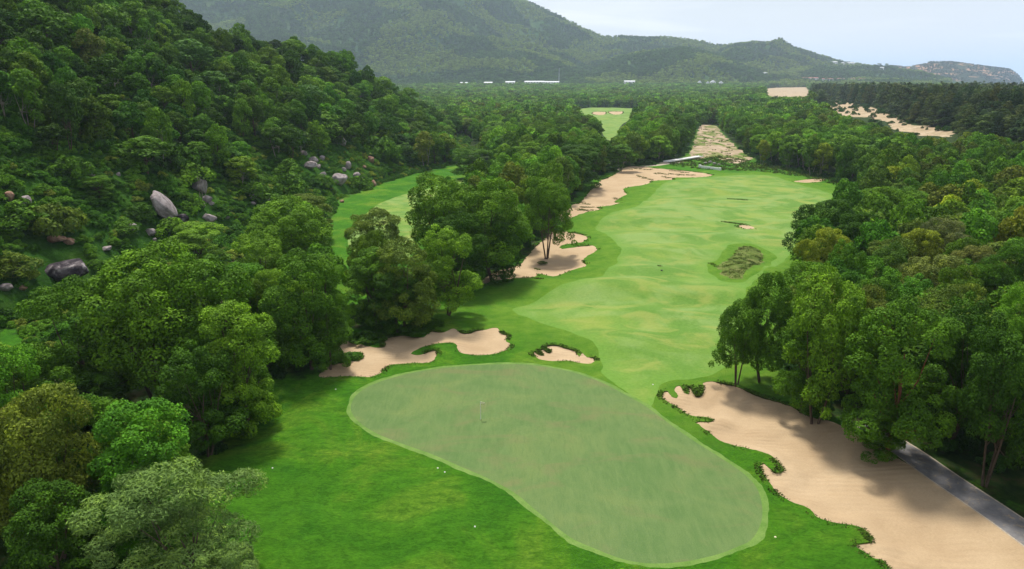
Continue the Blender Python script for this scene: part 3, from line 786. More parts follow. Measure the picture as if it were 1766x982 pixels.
MBR, FEA = (0.100,0.208,0.014), (0.135,0.225,0.055)
# every tree that stands out: proto, pixel of its top, height, width in pixels of the photo, tint, label
TREES = [
 ('f0',(285,806),12.0,300,FEA,'pale feathery tree in the foreground at the bottom left corner'),
 ('f1',(395,938),7.5,140,FEA,'small feathery tree top at the bottom edge beside the dark grass'),
 ('n1',(150,680),13.0,180,MID,'leafy tree directly behind the feathery foreground tree'),
 ('n0',(238,705),12.0,170,MBR,'tree with light green tips between the feathery foreground tree and the tall dark tree'),
 ('f0',(10,702),12.0,170,(0.11,0.12,0.02),'brownish olive tree at the left edge'),
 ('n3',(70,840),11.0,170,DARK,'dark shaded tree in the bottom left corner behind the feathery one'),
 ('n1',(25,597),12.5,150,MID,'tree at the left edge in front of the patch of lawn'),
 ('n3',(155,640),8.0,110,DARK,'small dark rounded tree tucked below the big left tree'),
 ('n2',(235,432),20,250,MBR,'tallest broad tree of the left clump, its top just under the boulders'),
 ('n0',(345,432),20,220,MID,'broad bright tipped tree on the right of the tallest left tree'),
 ('n1',(120,478),17,170,MID,'spreading tree on the far left of the left clump'),
 ('n3',(405,520),16,150,BRI,'light green rounded crown bulging from the right of the left clump'),
 ('n0',(330,590),13,170,DARK,'shaded lower tree at the edge of the lawn left of the green'),
 ('n1',(420,610),9,90,MID,'small tree with a pale top on the lawn edge left of the green'),
 ('n1',(520,432),17,150,MID,'upright tree just left of the near left bunker'),
 ('n3',(560,505),11,80,MID,'narrow tree at the left tip of the near left bunker'),
 ('n2',(490,345),17,170,MBR,'bright tree behind the upright tree, beside the second fairway'),
 ('n1',(440,400),14,110,BRI,'light green tree between the left clump and the second fairway'),
 ('n3',(530,332),12,95,OLI,'olive tree at the near end of the second fairway'),
 ('n3',(340,385),10,120,BRI,'low bright green tree under the elongated boulder'),
 ('f1',(645,360),14,110,OLI,'olive feathery tree in front of the second fairway'),
 ('n1',(690,412),15,120,OLI,'olive crown between the feathery tree and the multi stemmed tree'),
 ('n3',(640,430),12.8,110,MID,'dark lower tree behind the near left bunker'),
 ('n3',(680,465),10.2,100,DARK,'dense dark tree standing right behind the near left bunker'),
 ('n0',(765,385),15.8,135,BRI,'light green tree on several thin trunks beside the mown lawn'),
 ('n2',(765,303),20,150,MBR,'left tree of the dark clump in the middle of the picture'),
 ('n0',(850,303),20.5,150,MBR,'tallest tree of the dark clump in the middle of the picture'),
 ('n1',(790,365),15,105,DARK,'dark front tree of the middle clump above the sand'),
 ('n3',(868,378),12.5,75,DARK,'dark low tree of the middle clump beside the halfway bunker'),
 ('n2',(945,305),18.3,100,MBR,'slim tree standing on two bare trunks in the halfway bunker'),
 ('n0',(910,243),15,115,BRI,'vivid green tree standing behind the middle clump'),
 ('n3',(1000,250),16,100,DARK,'dark tall tree beside the long far bunker'),
 ('n1',(812,253),13,90,MID,'rounded tree at the far end of the second fairway'),
 ('m2',(1072,248),12,58,MID,'thin stemmed tree at the top of the long far bunker'),
 ('m1',(965,182),15,70,MID,'pointed tree left of the distant fairway'),
 ('m0',(1022,215),12,60,BRI,'rounded bright tree in front of the distant fairway'),
 ('m2',(855,208),14,55,MBR,'slender pointed tree in the woods beyond the second fairway'),
 ('n0',(1335,464),15.4,125,MID,'tree on thin dark trunks left of the right hand wood'),
 ('n2',(1285,510),12.2,95,MID,'lower tree leaning over the lawn left of the thin dark trunks'),
 ('n2',(1440,470),18,165,BRI,'tall tree with a pale green top standing at the far end of the large bunker'),
 ('n1',(1400,560),11,110,MID,'low leafy tree overhanging the far end of the large bunker'),
 ('n1',(1575,518),17.5,190,MID,'broad tree with a reddish trunk at the edge of the cart path'),
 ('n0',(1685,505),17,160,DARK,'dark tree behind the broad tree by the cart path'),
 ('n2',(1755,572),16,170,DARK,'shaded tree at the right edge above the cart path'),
 ('n3',(1530,690),6.5,95,MID,'small leafy tree at the kink of bunker and cart path'),
 ('n3',(1440,392),14,85,YEL,'yellow green tree on the left edge of the right hand wood'),
 ('n3',(1395,410),13,60,YEL,'narrow yellowish tree at the lawn edge of the right hand wood'),
 ('n2',(1425,342),15,115,DARK,'dark crown reaching over the fairway on the right'),
 ('n0',(1490,362),15,110,DARK,'dark green tree just right of the crown over the fairway'),
 ('n1',(1465,432),13,70,OLI,'olive tree below the yellow green tree'),
 ('n3',(1590,392),13,85,YEL,'yellow crowned tree inside the right hand wood'),
 ('f0',(1640,378),14,110,(0.13,0.16,0.05),'greyish feathery tree right of the yellow crowned tree'),
 ('n1',(1545,408),13,95,OLI,'olive tree in the middle of the right hand wood'),
 ('n2',(1620,435),14,130,(0.16,0.20,0.04),'light yellowish tree above the broad cart path tree'),
 ('f1',(1700,425),13,110,(0.15,0.17,0.04),'feathery yellowish tree near the right edge'),
 ('n1',(1575,325),14,95,MBR,'bright rounded tree in the right hand wood, nearest the fairway bend'),
 ('n2',(1510,322),13,100,MBR,'light green tree at the right bend of the fairway'),
 ('m0',(1468,233),16.5,105,MBR,'tall pale green tree standing by the fairway bend'),
 ('m2',(1535,238),16,105,MBR,'broad tree just behind the fairway bend'),
 ('m2',(1318,240),12,26,YEL,'slender yellow green tree on pale stems right of the waste area'),
 ('m0',(1115,190),13,85,MBR,'bright tree on the left of the wood before the waste area'),
 ('m1',(1165,195),13,75,BRI,'yellowish bright tree on the right of the wood before the waste area'),
 ('m3',(1140,215),13,80,MID,'rounded tree at the front of the wood before the waste area'),
 ('m2',(1268,192),12,60,OLI,'first tree right of the top of the waste area'),
 # hillside
 ('m3',(528,147),13,75,(0.075,0.17,0.03),'pale dome shaped tree halfway up the left hill'),
 ('m0',(525,112),12,60,MBR,'tree just above the pale dome shaped hill tree'),
 ('m2',(418,25),13,65,MBR,'tree standing highest on the hill skyline against the mountain'),
 ('m1',(325,68),15,85,(0.075,0.17,0.03),'tall pale tree in the upper middle of the hill'),
 ('m2',(365,120),14,75,(0.07,0.16,0.025),'pale twin topped tree lower than the tall pale hill tree'),
 ('m0',(435,105),12,70,MBR,'leafy tree left of the pale dome shaped hill tree'),
 ('m1',(180,8),14,80,MBR,'pale tree near the top of the hill on the left'),
 ('m0',(75,12),13,110,MID,'broad tree near the top left corner'),
 ('m2',(228,0),15,60,MBR,'tall tree at the top edge of the picture on the hill'),
 ('m3',(150,50),12,60,(0.13,0.17,0.03),'yellowish rounded tree on the upper left hill'),
 ('m0',(655,132),15,95,BRI,'vivid tree on the hill shoulder with pale trunks'),
 ('m3',(700,152),14,85,MBR,'tree on the lower hill shoulder above the end of the slope'),
 ('m1',(750,185),14,80,MID,'last big tree at the foot of the hill shoulder'),
 ('m3',(590,95),13,95,MBR,'bright tree on the skyline where the hill starts to drop'),
 ('m0',(505,68),13,75,BRI,'bright skyline tree right of the highest hill tree'),
 ('n3',(165,303),5,100,MID,'leafy bushy tree among the boulders on the lower hill'),
 ('m1',(245,235),9,120,MID,'broad dark tree above the boulders on the lower hill'),
]
placed = []      # x, y, z, radius, height
made = 0
def tone_jit(t, r, a=0.24):
    k = 1 + r.uniform(-a, a); return (t[0] * k * (1 + r.uniform(-a, a)), t[1] * k, t[2] * k)
rj = random.Random(5)
ELL = []
for i, (key, (px, py), H_, wpx, tint, lab) in enumerate(TREES):
    hit = cast(px, py, H_)
    if hit is None: print('no hit', lab); continue
    x, y, z, tt = hit
    dd = proj(x, y, z + H_ * 0.7)[2]
    Wd = wpx * dd / FPX
    if Wd > 1.15 * H_ + 3: Wd = 1.15 * H_ + 3
    if key[0] == 'm' and y < 125: key = 'n' + key[1]
    bark = M_BARKR if 'reddish' in lab else (M_BARKP if 'pale stems' in lab or 'pale trunks' in lab else None)
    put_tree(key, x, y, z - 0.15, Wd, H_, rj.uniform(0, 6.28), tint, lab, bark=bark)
    placed.append((x, y, Wd * 0.5, H_)); ELL.append((x, y, z, Wd, H_))
    print('tree', i, lab[:34], round(x), round(y), round(z, 1), 'W', round(Wd, 1))
# areas whose ground shows in the photograph: nothing tall may stand in front of them
CLEAR = [np.array(P, float) for P in (
 [(330,990),(440,985),(395,930),(350,880),(385,770),(430,700),(475,655),(550,645),(565,600),(600,585),(650,575),(735,545),(800,500),(830,490),(920,455),(975,400),(990,340),(1060,300),(1090,285),(1130,285),(1200,268),(1290,275),(1300,295),(1400,312),(1495,338),(1480,350),(1440,338),(1400,345),(1368,380),(1362,440),(1365,465),(1290,475),(1270,530),(1240,555),(1265,610),(1320,660),(1370,695),(1450,725),(1530,790),(1620,830),(1766,935),(1800,990)],
 [(575,350),(600,330),(680,305),(765,288),(755,300),(715,325),(700,350),(700,385),(650,360),(615,375),(595,400),(580,400)],
 [(990,186),(1090,187),(1085,200),(1065,220),(1060,240),(1045,235),(1035,205)],
 [(1205,216),(1235,216),(1290,275),(1190,275)],
 [(0,300),(120,285),(180,275),(250,310),(330,300),(420,320),(480,300),(540,262),(640,250),(720,280),(700,295),(570,345),(420,345),(400,380),(280,400),(200,440),(100,480),(0,520)],
 [(1426,172),(1500,186),(1535,200),(1560,210),(1640,222),(1640,234),(1590,234),(1540,222),(1440,192)],
 [(1322,151),(1392,151),(1392,166),(1325,166)],
 [(785,232),(820,236),(822,250),(790,250)])]
def clear_hit(x, y, z, Wd, H_):
    bad = np.zeros(x.shape, bool)
    for fx, fz in ((0, 1), (0.3, .9), (-0.3, .9), (0.46, .6), (-0.46, .6), (0.4, .3), (-0.4, .3), (0, .6), (0, .1)):
        px, py, _ = proj(x + fx * Wd, y, z + fz * H_)
        for P in CLEAR: bad |= inside(px, py, P)
    return bad
def jgrid(x0, x1, y0, y1, s, rng):
    gx, gy = np.meshgrid(np.arange(x0, x1, s), np.arange(y0, y1, s * 0.92))
    gx = gx + ((np.arange(gx.shape[0]) % 2) * s * 0.5)[:, None]
    return (gx + rng.uniform(-.36, .36, gx.shape) * s).ravel(), (gy + rng.uniform(-.36, .36, gy.shape) * s).ravel()
rg = np.random.default_rng(99)
cx, cy, cs = [], [], []
for y0, y1, s in ((18, 300, 6.6), (300, 700, 8.2), (700, 1400, 10), (1400, 2560, 13)):
    a_, b_ = jgrid(-0.86 * y1 - 30, 0.86 * y1 + 30, y0, y1, s, rg)
    k = np.abs(a_) < 0.80 * b_ + 26
    cx.append(a_[k]); cy.append(b_[k]); cs.append(np.full(k.sum(), s))
cx, cy, cs = np.concatenate(cx), np.concatenate(cy), np.concatenate(cs)
cz = terrain(cx, cy)
fd = sdf(cx, cy, FOOT, 1e9)
on_hill = fd < 0
k = (np.minimum(sdf(cx, cy, OPEN, 30), sdf(cx, cy, OPEN2, 30)) > 2.6) & (sdf(cx, cy, UPPER, 60) > 3) & (sdf(cx, cy, CORRIDOR, 60) > 4)
for D_ in DUNES: k &= sdf(cx, cy, D_, 60) > 2
for nm, dp, P in BUNKERS: k &= sdf(cx, cy, P) > 2.0
k &= (seg_dist(cx, cy, PATH, False) > 3.2) | (cy > 110)
k &= cz > -2
k &= ~(on_hill & (np.abs(fd) > 190))
gpx, gpy, _ = proj(cx, cy, cz)
pine_line = np.interp(gpx, [1385, 1400, 1440, 1530, 1620, 1680, 1766, 1900], [150, 171, 173, 193, 213, 223, 237, 262])
pine = (gpx > 1392) & (gpy < pine_line) & (cy < 1700) & ~on_hill
nrm_ = rg.random(len(cx)); nr2 = rg.random(len(cx))
H_ = 11 + 4.5 * nrm_; Wd = cs * (1.15 + 0.45 * nr2)
H_ = np.where(cy < 300, 11.5 + 4.5 * nrm_, H_)
H_ = np.where(on_hill, 8.5 + 4.5 * nrm_, H_)
Wd = np.where(on_hill, Wd * 0.92, Wd)
H_ = np.where(pine, 17 + 4 * nrm_, H_); Wd = np.where(pine, 9 + 3 * nr2, Wd)
H_ = np.where(cy > 1400, 11 + 3 * nrm_, H_)
H_ = H_ * (1 + (0.22 * np.clip(noise(cx, cy, 45, 16), -1, 1) + rg.uniform(-.14, .14, len(cx))) * (cy > 150))
k &= ~(on_hill & (noise(cx, cy, 24, 33) + 0.35 * noise(cx, cy, 9, 34) > 0.42))
H_ = np.where(on_hill, H_ * (0.75 + 0.55 * rg.random(len(cx))), H_)
k &= ~((cy > 900) & (fbm(cx, cy * 0.55, 170, 2, 19) > 0.78) & ~pine)
k &= ~clear_hit(cx, cy, cz, Wd, H_)
over = ~pine & (gpx > 1400) & (cy > 150) & (cy < 1500) & ~on_hill & (proj(cx, cy, cz + H_)[1] < pine_line + 4)
k &= ~(over & (gpy > pine_line + 14 + 0.05 * (gpx - 1400)))
pine = pine | over
k &= ~((cy < 46) & (np.abs(cx) < 24)) & ~((cy < 45) & (cx < 0))
PL = np.array(placed)
for (x, y, r_, h_) in placed:
    k &= ((cx - x) ** 2 + (cy - y) ** 2) > (max(r_ * 0.80, 2.2) + 0.25 * cs) ** 2
# nothing in front of the near trees and no tall tree before the flag side of the left clump
cx, cy, cz, cs, H_, Wd, pine, on_hill, fd, gpx, gpy = [q[k] for q in (cx, cy, cz, cs, H_, Wd, pine, on_hill, fd, gpx, gpy)]
# a procedural tree must not rise above the traced tree tops of the near clumps
TOPS = np.interp(proj(cx, cy, cz + H_)[0], [0, 60, 130, 180, 250, 340, 420, 470, 520, 575, 600, 640, 690, 740, 800, 1240, 1300, 1366, 1420, 1480, 1560, 1640, 1766],
                 [560, 600, 600, 500, 470, 470, 430, 420, 430, 420, 400, 380, 420, 400, 420, 500, 480, 420, 350, 360, 330, 300, 270])
tpx, tpy, dep = proj(cx, cy, cz + H_)
near_bad = (cy < 150) & (~on_hill) & (tpy < TOPS - 6) & (cx < 20)
k = ~near_bad
cx, cy, cz, cs, H_, Wd, pine, on_hill, fd, gpx, gpy, tpx, tpy, dep = [q[k] for q in (cx, cy, cz, cs, H_, Wd, pine, on_hill, fd, gpx, gpy, tpx, tpy, dep)]
n = len(cx); print('candidates', n)
hue = noise(cx, cy, 30, 5); hue2 = rg.random(n)
def pick_tint(i):
    if pine[i]: b_ = (0.055,0.088,0.034) if hue2[i] < 0.6 else (0.085,0.115,0.035)
    elif on_hill[i]: b_ = MBR if hue2[i] > 0.62 else (MID if hue2[i] > 0.3 else DARK)
    elif cx[i] > 0.28 * cy[i] + 15 and cy[i] < 300: b_ = OLI if hue2[i] > 0.72 else (MBR if hue2[i] > 0.42 else (YEL if hue2[i] < 0.05 else MID))
    else: b_ = BRI if hue2[i] > 0.76 else (MBR if hue2[i] > 0.42 else (OLI if hue2[i] > 0.32 else MID))
    return b_
# what of each candidate shows: line of sight over the ground, then crowns painted front to back
vis = np.zeros(n, int)
cand = np.where((dep < 900) & (tpx > -60) & (tpx < 1826) & (dep > 5))[0]
ts = np.linspace(0.1, 0.97, 20)[None, :]
tz = cz[cand] + H_[cand] * 0.9
lx, ly, lz = cx[cand, None] * ts, cy[cand, None] * ts, CAMZ + (tz[:, None] - CAMZ) * ts
blocked = (terrain(lx, ly) > lz + 0.3).any(1)
cand = cand[~blocked]
BW, BH = 442, 246
buf = np.zeros((BH, BW), bool)
items = [(proj(e[0], e[1], e[2] + e[4] * .5)[2], -1, e[0], e[1], e[2], e[3], e[4]) for e in ELL] + [(dep[i], i, cx[i], cy[i], cz[i], Wd[i], H_[i]) for i in cand]
items.sort(key=lambda q: q[0])
for dd, i, x, y, z, w_, h_ in items:
    px, py, _ = proj(x, y, z + h_ * .56); sc = FPX / dd / 4
    a_, b_ = w_ * .46 * sc, h_ * .44 * sc; px /= 4; py /= 4
    x0, x1, y0, y1 = int(max(px - a_, 0)), int(min(px + a_ + 1, BW)), int(max(py - b_, 0)), int(min(py + b_ + 1, BH))
    if x1 <= x0 or y1 <= y0: continue
    yy, xx = np.ogrid[y0:y1, x0:x1]
    e = ((xx - px) / max(a_, .5)) ** 2 + ((yy - py) / max(b_, .5)) ** 2 <= 1
    sub = buf[y0:y1, x0:x1]
    new = int((e & ~sub).sum()); sub |= e
    if i >= 0: vis[i] = new
order = cand[np.argsort(-vis[cand])]
order = [i for i in order if vis[i] >= 4]
bro = [i for i in order if not pine[i]][:300 - len(ELL) - 4]
pin = [i for i in order if pine[i]][:42]
print('individual', len(bro), len(pin))
chosen = np.zeros(n, bool)
def region_label(i):
    if pine[i]:
        return 'casuarina tree in the dark row on the sand dunes at the upper right', 'casuarina trees on the dunes', 'casuarina_tree'
    t_ = 'dark' if hue2[i] < 0.3 else ('bright' if hue2[i] > 0.62 else 'mid green')
    if on_hill[i]:
        if gpx[i] < 330: return f'{t_} tree packed among others high on the left part of the hillside', 'trees on the left hillside', 'tree'
        return f'{t_} tree packed among others on the hill shoulder facing the second fairway', 'trees on the hill shoulder', 'tree'
    if cx[i] < 0 and cy[i] < 160: return f'{t_} tree filling the wood between the hill and the green', 'trees left of the green', 'tree'
    if cx[i] > 0.2 * cy[i] + 8 and cy[i] < 330: return f'{t_} tree among many in the right hand wood', 'trees of the right hand wood', 'tree'
    if cy[i] < 330: return f'{t_} tree in the belt between the two fairways', 'trees between the fairways', 'tree'
    return f'{t_} tree in the forest on the plain beyond the fairway', 'trees on the plain', 'tree'
# short names of landmarks (pixel of the photo) from which every wood tree gets its own label
ANCH = [((283,350),'the elongated grey boulder'),((43,344),'the egg shaped boulder'),((118,462),'the dark stained boulder'),((345,318),'the bare poles'),((584,306),'the biggest rock by the second fairway'),((535,285),'the flat rock of the rock group'),
 ((640,274),'the rosy boulder'),((158,293),'the half hidden grey rock'),((591,243),'the tall shaded rock'),((525,185),'the pale dome shaped hill tree'),((418,50),'the highest hill skyline tree'),((325,100),'the tall pale hill tree'),
 ((375,160),'the twin topped hill tree'),((180,40),'the pale tree high on the left'),((75,45),'the broad top left tree'),((655,165),'the vivid hill shoulder tree'),((700,185),'the lower shoulder tree'),((750,215),'the last hill tree'),((590,125),'the bright skyline tree'),
 ((245,260),'the broad tree above the boulders'),((165,320),'the bushy tree among the boulders'),((40,200),'the bare shaded trunk'),((230,30),'the tall tree at the top edge'),((150,75),'the yellowish hill tree'),((640,340),'the near end of the second fairway'),((720,305),'the middle of the second fairway'),((800,245),'the far lawn patch'),
 ((285,880),'the feathery foreground tree'),((250,550),'the tallest left tree'),((520,520),'the upright tree by the bunker'),((20,590),'the left edge lawn patch'),((20,760),'the olive tree at the left edge'),
 ((760,360),'the left tree of the middle clump'),((850,370),'the tallest middle clump tree'),((945,350),'the tree on two bare trunks'),((912,275),'the vivid green tree'),((1000,290),'the dark tree by the long bunker'),((812,280),'the rounded tree by the second fairway'),
 ((1040,210),'the distant fairway'),((1040,195),'the two distant bunkers'),((1075,270),'the top of the long bunker'),((1115,230),'the bright wood before the waste area'),((1180,240),'the left side of the waste area'),((1220,215),'the top of the waste area'),((1280,250),'the right side of the waste area'),
 ((1180,275),'the bridge'),((1224,290),'the white wall'),((1355,158),'the pale sand clearing'),((1470,185),'the upper dune sand'),((1590,225),'the lower dune sand'),((1320,265),'the yellow green tree on pale stems'),((1470,270),'the tall tree at the fairway bend'),((1400,312),'the far right corner of the fairway'),((1530,280),'the broad tree behind the bend'),
 ((1510,350),'the light green tree at the bend'),((1425,370),'the dark crown over the fairway'),((1440,420),'the yellow green edge tree'),((1590,420),'the yellow crowned tree'),((1640,400),'the greyish feathery tree'),((1620,470),'the light yellowish tree'),((1700,455),'the yellowish feathery tree'),((1575,355),'the bright rounded tree'),
 ((1440,560),'the pale topped bunker tree'),((1575,620),'the cart path tree'),((1750,650),'the right edge path tree'),((1320,540),'the thin dark trunks'),((1700,900),'the cart path'),((1620,180),'the casuarina row middle'),((1740,180),'the casuarinas near the right edge'),((1760,300),'the right edge wood'),((1660,280),'the middle of the right wood'),((1600,290),'the canopy right of the bend'),
 ((900,200),'the woods left of the distant fairway'),((965,210),'the pointed tree'),((760,200),'the gap beyond the hill'),((1450,130),'the white row of buildings'),((480,290),'the large hill bush'),((440,345),'the small white rock'),((430,200),'the middle of the hill'),((270,180),'the hill gully'),((100,160),'the upper left slope')]
def tone_name(t_):
    if t_[0] > 0.15: return 'yellowish'
    if t_[0] > 0.62 * t_[1]: return 'olive'
    if t_[1] < 0.12: return 'dark'
    if t_[1] > 0.20: return 'bright'
    return 'green'
ORD = ['', 'second ', 'third ', 'fourth ', 'fifth ', 'sixth ', 'seventh ', 'eighth ', 'ninth ', 'tenth ']
CAP = {}; USED = set()
def own_label(px, py, tone, kindw):
    ds = sorted((math.hypot(px - a[0][0], (py - a[0][1]) * 1.3), j) for j, a in enumerate(ANCH))
    for o_ in range(len(ORD)):
        for d_, j in ds[:(4 if o_ < 1 else 3)]:
            (ax, ay), nm = ANCH[j]
            dx_, dy_ = px - ax, py - ay
            if abs(dx_) > 2.2 * abs(dy_): w_ = 'right of' if dx_ > 0 else 'left of'
            elif abs(dy_) > 2.2 * abs(dx_): w_ = 'above' if dy_ < 0 else 'below'
            else: w_ = ('above ' if dy_ < 0 else 'below ') + 'and ' + ('right of' if dx_ > 0 else 'left of')
            if d_ < 3: w_ = 'at'
            lb = f'{ORD[o_]}{tone} {kindw} {w_} {nm}'.strip()
            if lb not in USED and len(lb.split()) <= 16:
                USED.add(lb); return lb
    return f'{tone} {kindw} in the wood near {ANCH[ds[0][1]][1]}'
# nearest to the landmark gets the plain label, so hand them out in order of distance
sel_ = bro + pin
tint_ = {i: tone_jit(pick_tint(i), rj) for i in sel_}
mpx = {i: proj(cx[i], cy[i], cz[i] + H_[i] * .75)[:2] for i in sel_}
sel_.sort(key=lambda i: min(math.hypot(mpx[i][0] - a_[0][0], mpx[i][1] - a_[0][1]) for a_ in ANCH))
for i in sel_:
    if dep[i] < 118: key = rj.choice(NEARK if rj.random() > .15 else ['f0', 'f1'])
    elif pine[i]: key = rj.choice(['p0', 'p1'])
    elif 1285 < mpx[i][0] < 1420 and 185 < mpx[i][1] < 290: key = 'm2'
    else: key = rj.choice(MIDK)
    lb, gr, nm = region_label(i)
    lb = own_label(float(mpx[i][0]), float(mpx[i][1]), tone_name(tint_[i]), 'casuarina' if pine[i] else 'tree')
    put_tree(key, cx[i], cy[i], cz[i] - 0.2, Wd[i], H_[i], rj.uniform(0, 6.28), tint_[i], lb, gr, name=nm, cat='casuarina' if pine[i] else 'tree')
    chosen[i] = True
# four far trees built with the light crowns that the far forest repeats
FARP = {}
for key, (px, py), H0, wpx, lab in (('d0', (760,186), 13, 22, 'small distant tree just right of the hill shoulder'), ('d1', (1095,163), 13, 20, 'distant tree above the left end of the bright wood'), ('d2', (1290,166), 13, 20, 'distant tree standing left of the pale sand clearing'), ('dp', (1404,150), 19, 14, 'leftmost casuarina beside the pale sand clearing')):
    x, y, z, tt = cast(px, py, H0)
    FARP[key] = put_tree(key, x, y, z, PROTO[key][2], H0, 0.4, BLU if key == 'dp' else MID, lab, name='tree', cat='tree')[1]

# ------------------------------------------------------------------ masses repeated with geometry nodes
def scatter(name, pts, rot, scl, kind_i, tint, protos, **kw):
    n_ = len(pts)
    me = bpy.data.meshes.new(name); me.vertices.add(n_); me.vertices.foreach_set('co', np.asarray(pts, np.float32).ravel())
    def at(nm, typ, arr, f='value'):
        a = me.attributes.new(nm, typ, 'POINT'); a.data.foreach_set(f, np.asarray(arr, np.float32 if typ != 'INT' else np.int32).ravel())
    at('rot', 'FLOAT', rot); at('scl', 'FLOAT_VECTOR', scl, 'vector'); at('pick', 'INT', kind_i); at('tint', 'FLOAT_VECTOR', tint, 'vector')
    o = add(name, me, **kw)
    ng = bpy.data.node_groups.new(name, 'GeometryNodeTree')
    ng.interface.new_socket('Geometry', in_out='INPUT', socket_type='NodeSocketGeometry')
    ng.interface.new_socket('Geometry', in_out='OUTPUT', socket_type='NodeSocketGeometry')
    gi = ng.nodes.new('NodeGroupInput'); go = ng.nodes.new('NodeGroupOutput'); jn = ng.nodes.new('GeometryNodeJoinGeometry')
    def named(nm, typ):
        a = ng.nodes.new('GeometryNodeInputNamedAttribute'); a.data_type = typ; a.inputs['Name'].default_value = nm; return a.outputs['Attribute']
    sc_, rt, pk = named('scl', 'FLOAT_VECTOR'), named('rot', 'FLOAT'), named('pick', 'INT')
    cb = ng.nodes.new('ShaderNodeCombineXYZ'); ng.links.new(rt, cb.inputs['Z'])
    for j, po in enumerate(protos):
        cmp_ = ng.nodes.new('FunctionNodeCompare'); cmp_.data_type = 'INT'; cmp_.operation = 'EQUAL'
        ng.links.new(pk, cmp_.inputs[2]); cmp_.inputs[3].default_value = j
        oi = ng.nodes.new('GeometryNodeObjectInfo'); oi.transform_space = 'ORIGINAL'; oi.inputs['Object'].default_value = po
        oi.inputs['As Instance'].default_value = True
        ip = ng.nodes.new('GeometryNodeInstanceOnPoints')
        ng.links.new(gi.outputs[0], ip.inputs['Points']); ng.links.new(cmp_.outputs[0], ip.inputs['Selection'])
        ng.links.new(oi.outputs['Geometry'], ip.inputs['Instance']); ng.links.new(cb.outputs[0], ip.inputs['Rotation']); ng.links.new(sc_, ip.inputs['Scale'])
        ng.links.new(ip.outputs[0], jn.inputs[0])
    ng.links.new(jn.outputs[0], go.inputs[0])
    md = o.modifiers.new('scatter', 'NODES'); md.node_group = ng
    return o
def mids(key):
    for o in bpy.data.objects:
        if o.data is PROTO[key][0] and o.name.startswith(('crown', 'foliage')): return o
rem = np.where(~chosen)[0]
# keep the hidden ones only where a step to the side could show them
protos = [FARP['d0'], FARP['d1'], FARP['d2'], FARP['dp'], mids('m0'), mids('m1'), mids('m3'), mids('p0')]
pw = ['d0', 'd1', 'd2', 'dp', 'm0', 'm1', 'm3', 'p0']
kk = np.where(pine[rem], 3, rg.integers(0, 3, len(rem)))
nearm = dep[rem] < 520
kk = np.where(nearm & ~pine[rem], 4 + rg.integers(0, 3, len(rem)), kk); kk = np.where(nearm & pine[rem], 7, kk)
w0 = np.array([PROTO[q][2] for q in pw])[kk]; h0 = np.array([PROTO[q][3] for q in pw])[kk]
tn = np.array([pick_tint(i) for i in rem]) * (1 + 0.38 * np.clip(noise(cx[rem], cy[rem], 55, 15), -1, 1) + 0.3 * np.clip(noise(cx[rem], cy[rem], 19, 25), -1, 1))[:, None] * (1 + rg.uniform(-.35, .35, (len(rem), 1))) * (1 + rg.uniform(-.12, .12, (len(rem), 3)))
scatter('forest', np.c_[cx[rem], cy[rem], cz[rem] - 0.2], rg.uniform(0, 6.28, len(rem)), np.c_[Wd[rem] / w0, Wd[rem] / w0, H_[rem] / h0], kk, tn, protos, kind='stuff', label='woodland covering the hill and the plain behind the nearer trees', cat='forest')
# forest on the mountain
mu, my = jgrid(-1.3, 0.62, 0, 1, 0.0046, rg)
my = 2440 + my * 1560
mu2 = mu[:]; k = rg.random(len(mu)) < 0.42 + 0.5 * ss(noise(mu * my, my, 220, 8) + 0.5)
mu2, my = mu2[k], my[k]
mxx = mu2 * my; mz = mountain_h(mxx, my); ppx, ppy, _ = proj(mxx, my, mz)
k = (ppx > 250) & (ppx < 1640) & (ppy > -60) & (mz > 12)
mxx, my, mz = mxx[k], my[k], mz[k]; nm_ = len(mxx); print('mountain trees', nm_)
big = rg.uniform(0.75, 1.5, nm_)
tm = np.where((noise(mxx, my, 260, 9) > 0.05)[:, None], np.array([(0.17, 0.25, 0.03)]), np.array([(0.065, 0.135, 0.022)])) * rg.uniform(0.7, 1.35, (nm_, 1))
scatter('mountain_forest', np.c_[mxx, my, mz - 1], rg.uniform(0, 6.28, nm_), np.c_[big, big, big * 0.85], rg.integers(0, 3, nm_), tm, protos[:3], kind='stuff', label='forest covering the hazy mountain in the distance', cat='forest')
hu, hy = rg.uniform(0.50, 0.715, 2600), rg.uniform(4080, 4520, 2600)
hx = hu * hy; hz = head_h(hx, hy); k = (hz > 2) & (noise(hx, hy, 90, 3) + rg.uniform(-.4, .4, len(hx)) > -0.15)
hx, hy, hz = hx[k], hy[k], hz[k]
scatter('headland_scrub', np.c_[hx, hy, hz - 2], rg.uniform(0, 6.28, len(hx)), np.c_[np.ones(len(hx)) * .9, np.ones(len(hx)) * .9, np.ones(len(hx)) * 0.6], rg.integers(0, 3, len(hx)), np.tile((0.035, 0.07, 0.025), (len(hx), 1)), protos[:3], kind='stuff', label='dark scrub growing over the distant headland', cat='scrub')

